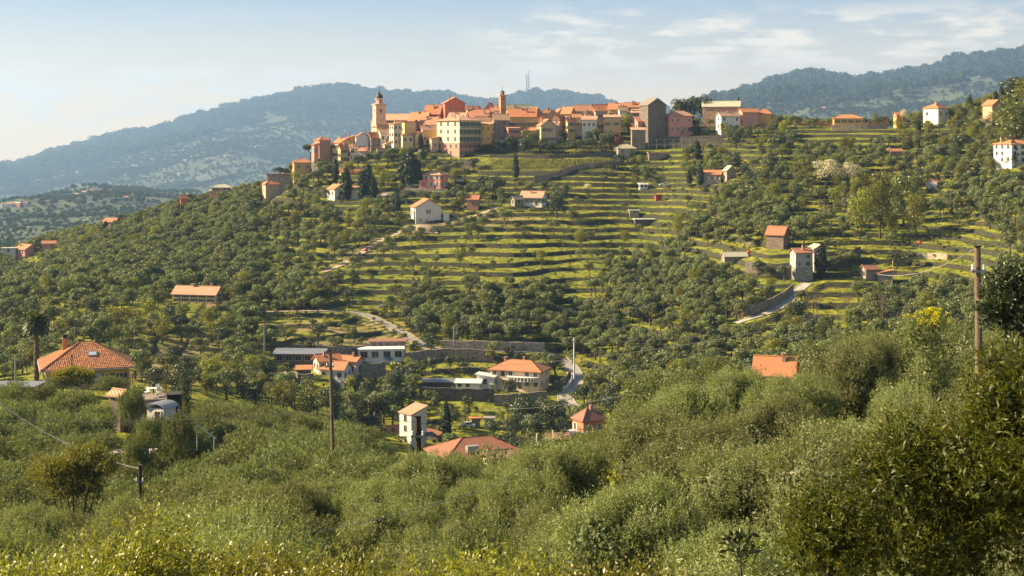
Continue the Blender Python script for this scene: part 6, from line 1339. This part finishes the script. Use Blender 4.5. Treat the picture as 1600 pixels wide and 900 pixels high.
# ------------------------------------------------------------------ foreground: broad leaved bushes, dark tree on the right
def big_bush(name, label, x, Y, z, lobes, twigs, K, L, Wd, tl, mat, tr=(1.5,.12), cat='shrub', droop=0):
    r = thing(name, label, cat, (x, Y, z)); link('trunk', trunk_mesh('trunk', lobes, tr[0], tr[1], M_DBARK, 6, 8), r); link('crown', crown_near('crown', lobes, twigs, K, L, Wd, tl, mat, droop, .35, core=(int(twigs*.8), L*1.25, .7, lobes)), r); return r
def lob(cx, cy, cz, rx, ry, rz, k, r0, r1):
    o = []
    while len(o) < k:
        d = RNG.uniform(-1, 1, 3)
        if np.linalg.norm(d) > 1: continue
        r = RNG.uniform(r0, r1); o.append((cx+d[0]*rx, cy+d[1]*ry, cz+d[2]*rz, r, r*.85))
    return o
zz = lambda x, Y: float(terrain_z(x, Y)[0])
for px, Y, pyt, rx, lab in ((215,17.5,812,1.1,'glossy yellow green bush in the bottom left corner area'),(40,15.5,850,.8,'glossy bush at the extreme bottom left'),(380,17.,850,.9,'glossy yellow green bush right of the corner bush'),(560,15.5,864,.9,'low glossy bush along the bottom left of centre'),(760,15.5,868,.9,'low glossy bush along the bottom centre'),(960,16,870,.9,'low glossy bush along the bottom right of centre')):
    x = wx(px, Y); z = zz(x, Y); top = wz(pyt, Y)-z
    big_bush('glossy_bush', lab, x, Y, z, lob(0,0,top-1.0,rx,.7,.55,17,.35,.6), 2300, 10, .062, .024, .30, M_BRIGHT, (1.2,.08))
x = wx(1530, 13.5); z = zz(x, 13.5)
lbs = lob(wx(1570,13.5)-x,0,wz(795,13.5)-z,1.25,.9,.7,22,.25,.42)+lob(wx(1600,13.5)-x,.2,wz(630,13.5)-z,.35,.4,.5,7,.2,.3)+lob(wx(1400,13.5)-x,0,wz(860,13.5)-z,1.1,.5,.4,14,.25,.4)+lob(wx(1430,13.5)-x,0,wz(740,13.5)-z,.5,.4,.3,7,.2,.35)
big_bush('laurel_tree', 'large dark glossy leaved tree filling the bottom right corner', x, 13.5, z, lbs, 5600, 9, .064, .017, .20, M_LAUR, (2.6,.10), 'tree')
x = wx(1582, 58); z = zz(x, 58)
big_bush('loquat_tree', 'dark round headed tree on a thin trunk at the right edge', x, 58, z, lob(0,0,wz(462,58)-z,1.0,.8,1.15,22,.35,.6)+lob(-.3,0,wz(490,58)-z,1.1,.7,.5,6,.3,.5), 2100, 9, .17, .07, .28, M_DARK, (2.6,.09), 'tree')
x = wx(1452, 66); z = zz(x, 66)
r = big_bush('broom_bush', 'yellow flowering bush standing out of the near grove, right', x, 66, z, lob(0,0,wz(512,66)-z,1.1,.5,.4,14,.2,.35)+lob(0,0,wz(560,66)-z,1.4,.8,1.6,34,.35,.55), 1500, 8, .12, .03, .3, M_OLIVEN, (1.8,.06)); link('flowers', crown_near('flowers', lob(0,0,wz(497,66)-z,1.15,.5,.42,46,.03,.11), 420, 7, .07, .05, .08, M_YEL), r)
x = wx(120, 150); z = zz(x, 150)
r = big_bush('mimosa_bush', 'yellow flowering bush under the near house wall', wx(120,196), 196, zz(wx(120,196),196), lob(0,0,2.6,3.2,1,.7,14,.5,.8), 900, 8, .25, .07, .5, M_BROAD, (1.2,.08)); link('flowers', crown_near('flowers', lob(-.5,-.6,2.9,3.2,.6,.7,30,.15,.35), 500, 8, .14, .1, .2, M_YEL), r)
x = wx(85, 84); z = zz(x, 88)
big_bush('mastic_tree', 'golden twiggy open crowned tree at the lower left', x, 88, z, lob(wx(115,88)-wx(85,84),0,wz(742,88)-z,2.6,1.2,1.5,38,.4,.75), 2600, 8, .15, .05, .35, M_GOLD, (2.0,.12), 'tree')
x = wx(1165, 14); z = zz(x, 14); r = thing('seedling', 'small dark sapling sprig at the bottom right of centre', 'sapling', (x, 14, z)); h = wz(838, 14)-z
b = MB(); b.tube([(.12,0,0),(.05,0,h*.6),(-.05,0,h-.15)], [.02,.014,.008], 5); b.build('stem', M_DBARK, r); link('leaves', crown_near('leaves', [(-.05,0,h-.16,.13,.14)], 40, 5, .10, .032, .08, M_DARK, -.6), r)
# red leafed hedge on the skyline, hedges
def hedge(label, pts, h, mat, dens=60, wd=.8):
    q = [gp(*p) if len(p) == 2 else pt(*p) for p in pts]; P_ = []
    for a, b_ in zip(q, q[1:]):
        L = math.dist(a[:2], b_[:2]); n = int(L*dens); s = RNG.random(n)[:,None]; p = np.array(a)+(np.array(b_)-np.array(a))*s; p[:,1] += RNG.normal(size=n)*wd*.4; p[:,2] += RNG.uniform(0, h, n)*(.8+.3*np.sin(p[:,0]*1.1)); P_.append(p)
    p = np.concatenate(P_); o = tag(link('hedge', None, None, q[0]), label, 'hedge'); d = rdir(len(p)); link('foliage', leaf_mesh('foliage', p-np.array(q[0]), rdir(len(p)), d+np.array([0,-.3,.5]), .36, .24, mat), o)
hedge('rust red flowered hedge along the skyline right of the village', [(1204,194),(1250,195),(1300,195)], 2.6, M_RUST); hedge('rust red hedge right of the yellow bungalow', [(1346,194),(1390,194)], 2.6, M_RUST); hedge('dark clipped hedge in front of the village car park', [(850,229),(880,229),(905,228)], 2.2, M_DARK); hedge('dark hedge below the low village cottages', [(915,206),(960,206)], 2.6, M_DARK); hedge('green hedge beneath the parked white cars', [(745,236),(790,233),(840,232)], 2.6, M_DARK)
hedge('dark hedge on the skyline left of the white octagon like house', [(1388,193),(1445,192)], 2.2, M_DARK)
# ------------------------------------------------------------------ far hills
CREST = {-600:300,-200:280,0:266,40:262,80:245,140:231,180:219,240:209,300:191,345:178,400:166,450:154,490:147,540:144,600:154,650:157,700:156,725:164,765:170,800:162,830:152,880:155,930:163,955:172,1000:184,1060:178,1120:161,1180:147,1210:133,1260:125,1310:130,1335:136,1350:134,1390:126,1450:118,1480:107,1530:95,1580:90,1640:84,1800:80,2200:90}
SPUR = {-600:345,0:338,120:323,200:319,300:330,400:352,500:378,700:392,1000:392,2200:392}
ck = sorted(CREST); sk_ = sorted(SPUR)
pf = np.arange(-600, 2201, 4.0); Cr = np.interp(pf, ck, [CREST[k] for k in ck]); Sp = np.interp(pf, sk_, [SPUR[k] for k in sk_])
KF = lambda Y: 880+(Y-880)*2.1
Yf_ = KF(np.concatenate([np.arange(880, 2000, 16.), np.arange(2000, 5700, 22.), np.arange(5720, 7000, 60)]))
FP = {}
for p, c, s in zip(pf, Cr, Sp):
    if p < 1060: pr = [P(880, 400), P(KF(1500), max(s+38, 370)), P(KF(2300), s), (KF(2650), (HZ-s)/F*KF(2300)-60), P(KF(3500), c*.38+.62*max(s-14, 330)), P(KF(4200), c*.66+.34*max(s-25,320)), P(KF(4900), c*.88+.12*310), P(KF(5500), c), (KF(5850), (HZ-c)/F*KF(5500)-180), (KF(6990), -300)]
    else: pr = [P(880, 400), P(KF(1600), 320), P(KF(2300), 262), P(KF(3000), c*.5+.5*215), P(KF(3600), c*.78+.22*210), P(KF(4150), c), (KF(4500), (HZ-c)/F*KF(4150)-160), (KF(5600),-300), (KF(6990), -300)]
    FP[p] = pchip([a for a, _ in pr], [b_ for _, b_ in pr], Yf_)
FZ = np.array([FP[p] for p in pf]); ks = np.array([.05,.1,.2,.3,.2,.1,.05]); 
mid_ = (pf > 960) & (pf < 1160)
for _ in range(6):
    sm = FZ.copy()
    for a in range(1, len(pf)-1):
        if mid_[a]: sm[a] = FZ[a-1]*.25+FZ[a]*.5+FZ[a+1]*.25
    FZ = sm
PF, YF = np.meshgrid(pf, Yf_, indexing='ij'); XF = (PF-800)/F*YF
YN = 880+(YF-880)/2.1; amp = np.clip((YN-1000)/700, 0, 1)*np.where(PF < 1060, np.clip((5400-YN)/900, .12, 1), np.clip((4100-YN)/700, .12, 1))
FZ = FZ+((fbm(XF/800, YF/800, 41, 4)-.5)*165+(fbm(XF/260, YF/260, 47)-.5)*45)*amp
tag(link('far_hills', grid_mesh('far_hills', XF, YF, FZ, farmat())), 'hazy blue wooded hills beyond the village', None, None, 'structure')
# outer ground to the horizon
YB = np.array([-1500., -500, -50, 0, 600, 2000, 4100, 13900]); XB = np.array([-9400.,-4000,-2500,0,2500,4000,9400]); XX, YY = np.meshgrid(XB, YB, indexing='ij')
tag(link('low_ground', grid_mesh('low_ground', XX, YY, np.full(XX.shape, -480.), farmat())), 'low plain beyond the hills', None, None, 'structure')
def far_z(px, Y):
    a = np.clip((px-pf[0])/4.0, 0, len(pf)-1.01).astype(int) if not np.isscalar(px) else int(min(max((px-pf[0])/4.0, 0), len(pf)-2)); j = np.clip(np.searchsorted(Yf_, Y)-1, 0, len(Yf_)-2); t = (Y-Yf_[j])/(Yf_[j+1]-Yf_[j]); return FZ[a, j]*(1-t)+FZ[a, j+1]*t
FT = []
for v in range(3):
    lb = lobes_round(.62, .5, .42, 6, .22, .34, -.3); FT.append(crown_far('far_crown', lb, 150, .24, M_FAR, .6))
fcr = []
for v in range(3): fcr.append(FT[v])
n = 130000; pxr = RNG.uniform(-80, 1680, n); Yr = KF(np.sqrt(RNG.uniform(930**2, 5640**2, n))); k_ = (Yr < KF(4260)) | (pxr < 1060); pxr, Yr = pxr[k_], Yr[k_]
xr = (pxr-800)/F*Yr; cr = np.interp(pxr, ck, [CREST[k] for k in ck]); zr = far_z(pxr, Yr); pyr = HZ-zr/Yr*F
dn = fbm(xr/480, Yr/480, 51, 3); crest_near = (pyr-cr) < 32
keep = (~crest_near | (RNG.random(len(xr)) < .3)) & (RNG.random(len(xr)) < np.clip((dn-.36)*5, np.where(Yr < KF(2900), .85, .25), 1)) | (crest_near & (RNG.random(len(xr)) < .12)); xr, Yr, zr, pxr, pyr, cn = xr[keep], Yr[keep], zr[keep], pxr[keep], pyr[keep], crest_near[keep]
s = RNG.uniform(8, 15, len(xr))*(Yr/4000.)**.68*np.where(cn, RNG.uniform(1.3, 3.2, len(xr)), 1)
# a few individual far trees supply the instanced crowns
FSRC = []
for i, (px, py, kk, lab) in enumerate([(1328,134,1,'umbrella shaped tree on the right far skyline'),(1362,130,0,'broad dark tree on the right far skyline'),(198,318,2,'dark tree clump on the near blue spur at left')]):
    Yq = KF(4150) if px > 1000 else KF(2300); zq = float(far_z(px, Yq)); o = thing('far_tree', lab, 'tree', (wx(px, Yq), Yq, zq-1), 0, None, (42.,42.,46.) if px > 1000 else (15.,15.,17.)); c_ = link('crown', FT[kk], o); b = MB(); b.tube([(0,0,-.1),(0,0,.6)], [.05,.03], 5); t_ = b.build('trunk', M_DBARK, o); FSRC.append((c_,))
stuff_trees('far_wood', '', [(a, b_, c-1.5, d_*.9, d_) for a, b_, c, d_ in zip(xr, Yr, zr, s)], 'blue hazy woodland covering the far hills', 'wood', FSRC)
SIL = [(100,.7),(186,1),(345,1.1),(475,1.3),(487,1.2),(560,1),(655,1.1),(690,1.3),(757,1),(1240,1.3),(1262,1.5),(1285,1.5),(1300,1.2),(1352,1.6),(1360,1.5),(1395,1.3),(1484,1.6),(1492,1.6),(1500,1.5),(1520,1.4),(1560,1.2)]
for i, (px, sc_) in enumerate(SIL):
    Yq = KF(5480) if px < 1060 else KF(4135); o = thing('far_tree', '%s tree standing up from the %s far skyline, %s from the left' % ('round' if i % 2 else 'dark', 'left' if px < 1060 else 'right', ORD[i] if i < 19 else 'near the end'), 'tree', (wx(px, Yq), Yq, float(far_z(px, Yq))-3), i, 'trees on the far skyline', (40*sc_, 40*sc_, 46*sc_)); link('crown', FT[i % 3], o)
# far houses
def far_hit(px, py, y0=2200):
    Ys_ = Yf_[(Yf_ > y0) & (Yf_ < KF(5500))]; pg = HZ-np.array([float(far_z(px, y)) for y in Ys_])/Ys_*F; k = np.nonzero(pg <= py)[0]; k = k[0] if len(k) else int(np.argmin(pg)); return wx(px, Ys_[k]), Ys_[k], float(far_z(px, Ys_[k]))
FH = [(238,227),(186,234),(156,250),(288,239),(319,236),(289,254),(239,256),(340,250),(352,248),(334,259),(211,264),(258,274),(180,286),(306,288),(58,286),(99,279),(121,272),(453,213),(450,222),(400,233),(144,302),(171,302),(123,308),(198,316),(5,326),(16,326),(28,328),(40,329),(213,215),(243,215),(223,281),(280,275),(158,303),(132,306),(327,254),(300,255),(86,281),(110,280),(65,287),(1354,136),(1326,139),(1336,147),(1351,147),(1420,141),(1434,139),(1400,137),(1483,114),(1511,115),(1513,122),(1506,123),(1536,117),(1549,118),(1529,123),(1582,110),(1480,127),(1222,134),(1322,150),(1287,172),(1500,130)]
fhm = {}
def far_house(i, px, py):
    x, Y, z = far_hit(px, py); w = (9, 13, 18, 11)[i % 4]; k = i % 4
    if k not in fhm:
        b = MB(); b.add([(-w/2,-4,-4),(w/2,-4,-4),(w/2,4,-4),(-w/2,4,-4),(-w/2,-4,6),(w/2,-4,6),(w/2,4,6),(-w/2,4,6),(-w/2,0,8.3),(w/2,0,8.3)], [(0,1,5,4),(2,3,7,6),(1,2,6,9,5),(3,0,4,8,7)]); m1 = b.mesh('wall', plaster((WHT, PALE, SALM, CREAM)[k]))
        b = MB(); b.add([(-w/2-.6,-4.7,5.8),(w/2+.6,-4.7,5.8),(w/2+.6,0,8.6),(-w/2-.6,0,8.6),(-w/2-.6,4.7,5.8),(w/2+.6,4.7,5.8)], [(0,1,2,3),(3,2,5,4)]); m2 = b.mesh('roof', (RTO, RTP, RTT, RT)[k]); b = MB(); [b.box(u-.6,u+.6,-4.08,-4.01,zz_,zz_+1.5) for u in (-w*.3,0,w*.3) for zz_ in (.6,3.4)]; fhm[k] = (m1, m2, b.mesh('windows', M_GLASS))
    side = 'left' if px < 1060 else 'right'; what = ('white walled house', 'long pale house', 'salmon house with tan roof', 'cream house')[k]
    hs = sorted([q for j, q in enumerate(FH) if (q[0] < 1060) == (px < 1060) and j % 4 == k]); rk = hs.index((px, py))
    o = thing('far_house', 'tiny %s, %s far hill, %s, %s' % (what, side, 'leftmost' if rk == 0 else ORD[rk]+' from left', ('low down','halfway up','near the crest')[0 if py > 270 else (1 if py > 225 or (px > 1060 and py > 130) else 2)]), 'house', (x, Y, z+1.5), R((i*37) % 60-25), 'houses on the %s far hill' % side, float(min(1.9, max(.75, Y/4800))))
    link('wall', fhm[k][0], o); link('roof', fhm[k][1], o); link('windows', fhm[k][2], o)
for i, (px, py) in enumerate(FH): far_house(i, px, py)
# ------------------------------------------------------------------ haze
m = bpy.data.materials.new('haze'); m.use_nodes = True; t = m.node_tree; t.nodes.clear(); pv = t.nodes.new('ShaderNodeVolumePrincipled'); pv.inputs['Color'].default_value = (.38,.62,1.0,1); pv.inputs['Density'].default_value = HAZE if 'HAZE' in globals() else .000078; pv.inputs['Anisotropy'].default_value = .3
mo = t.nodes.new('ShaderNodeOutputMaterial'); t.links.new(pv.outputs[0], mo.inputs['Volume'])
b = MB(); b.box(-9500, 9500, -1600, 14000, -481, 640); tag(b.build('haze', m), 'pale bluish haze filling the valley air', None, None, 'stuff')
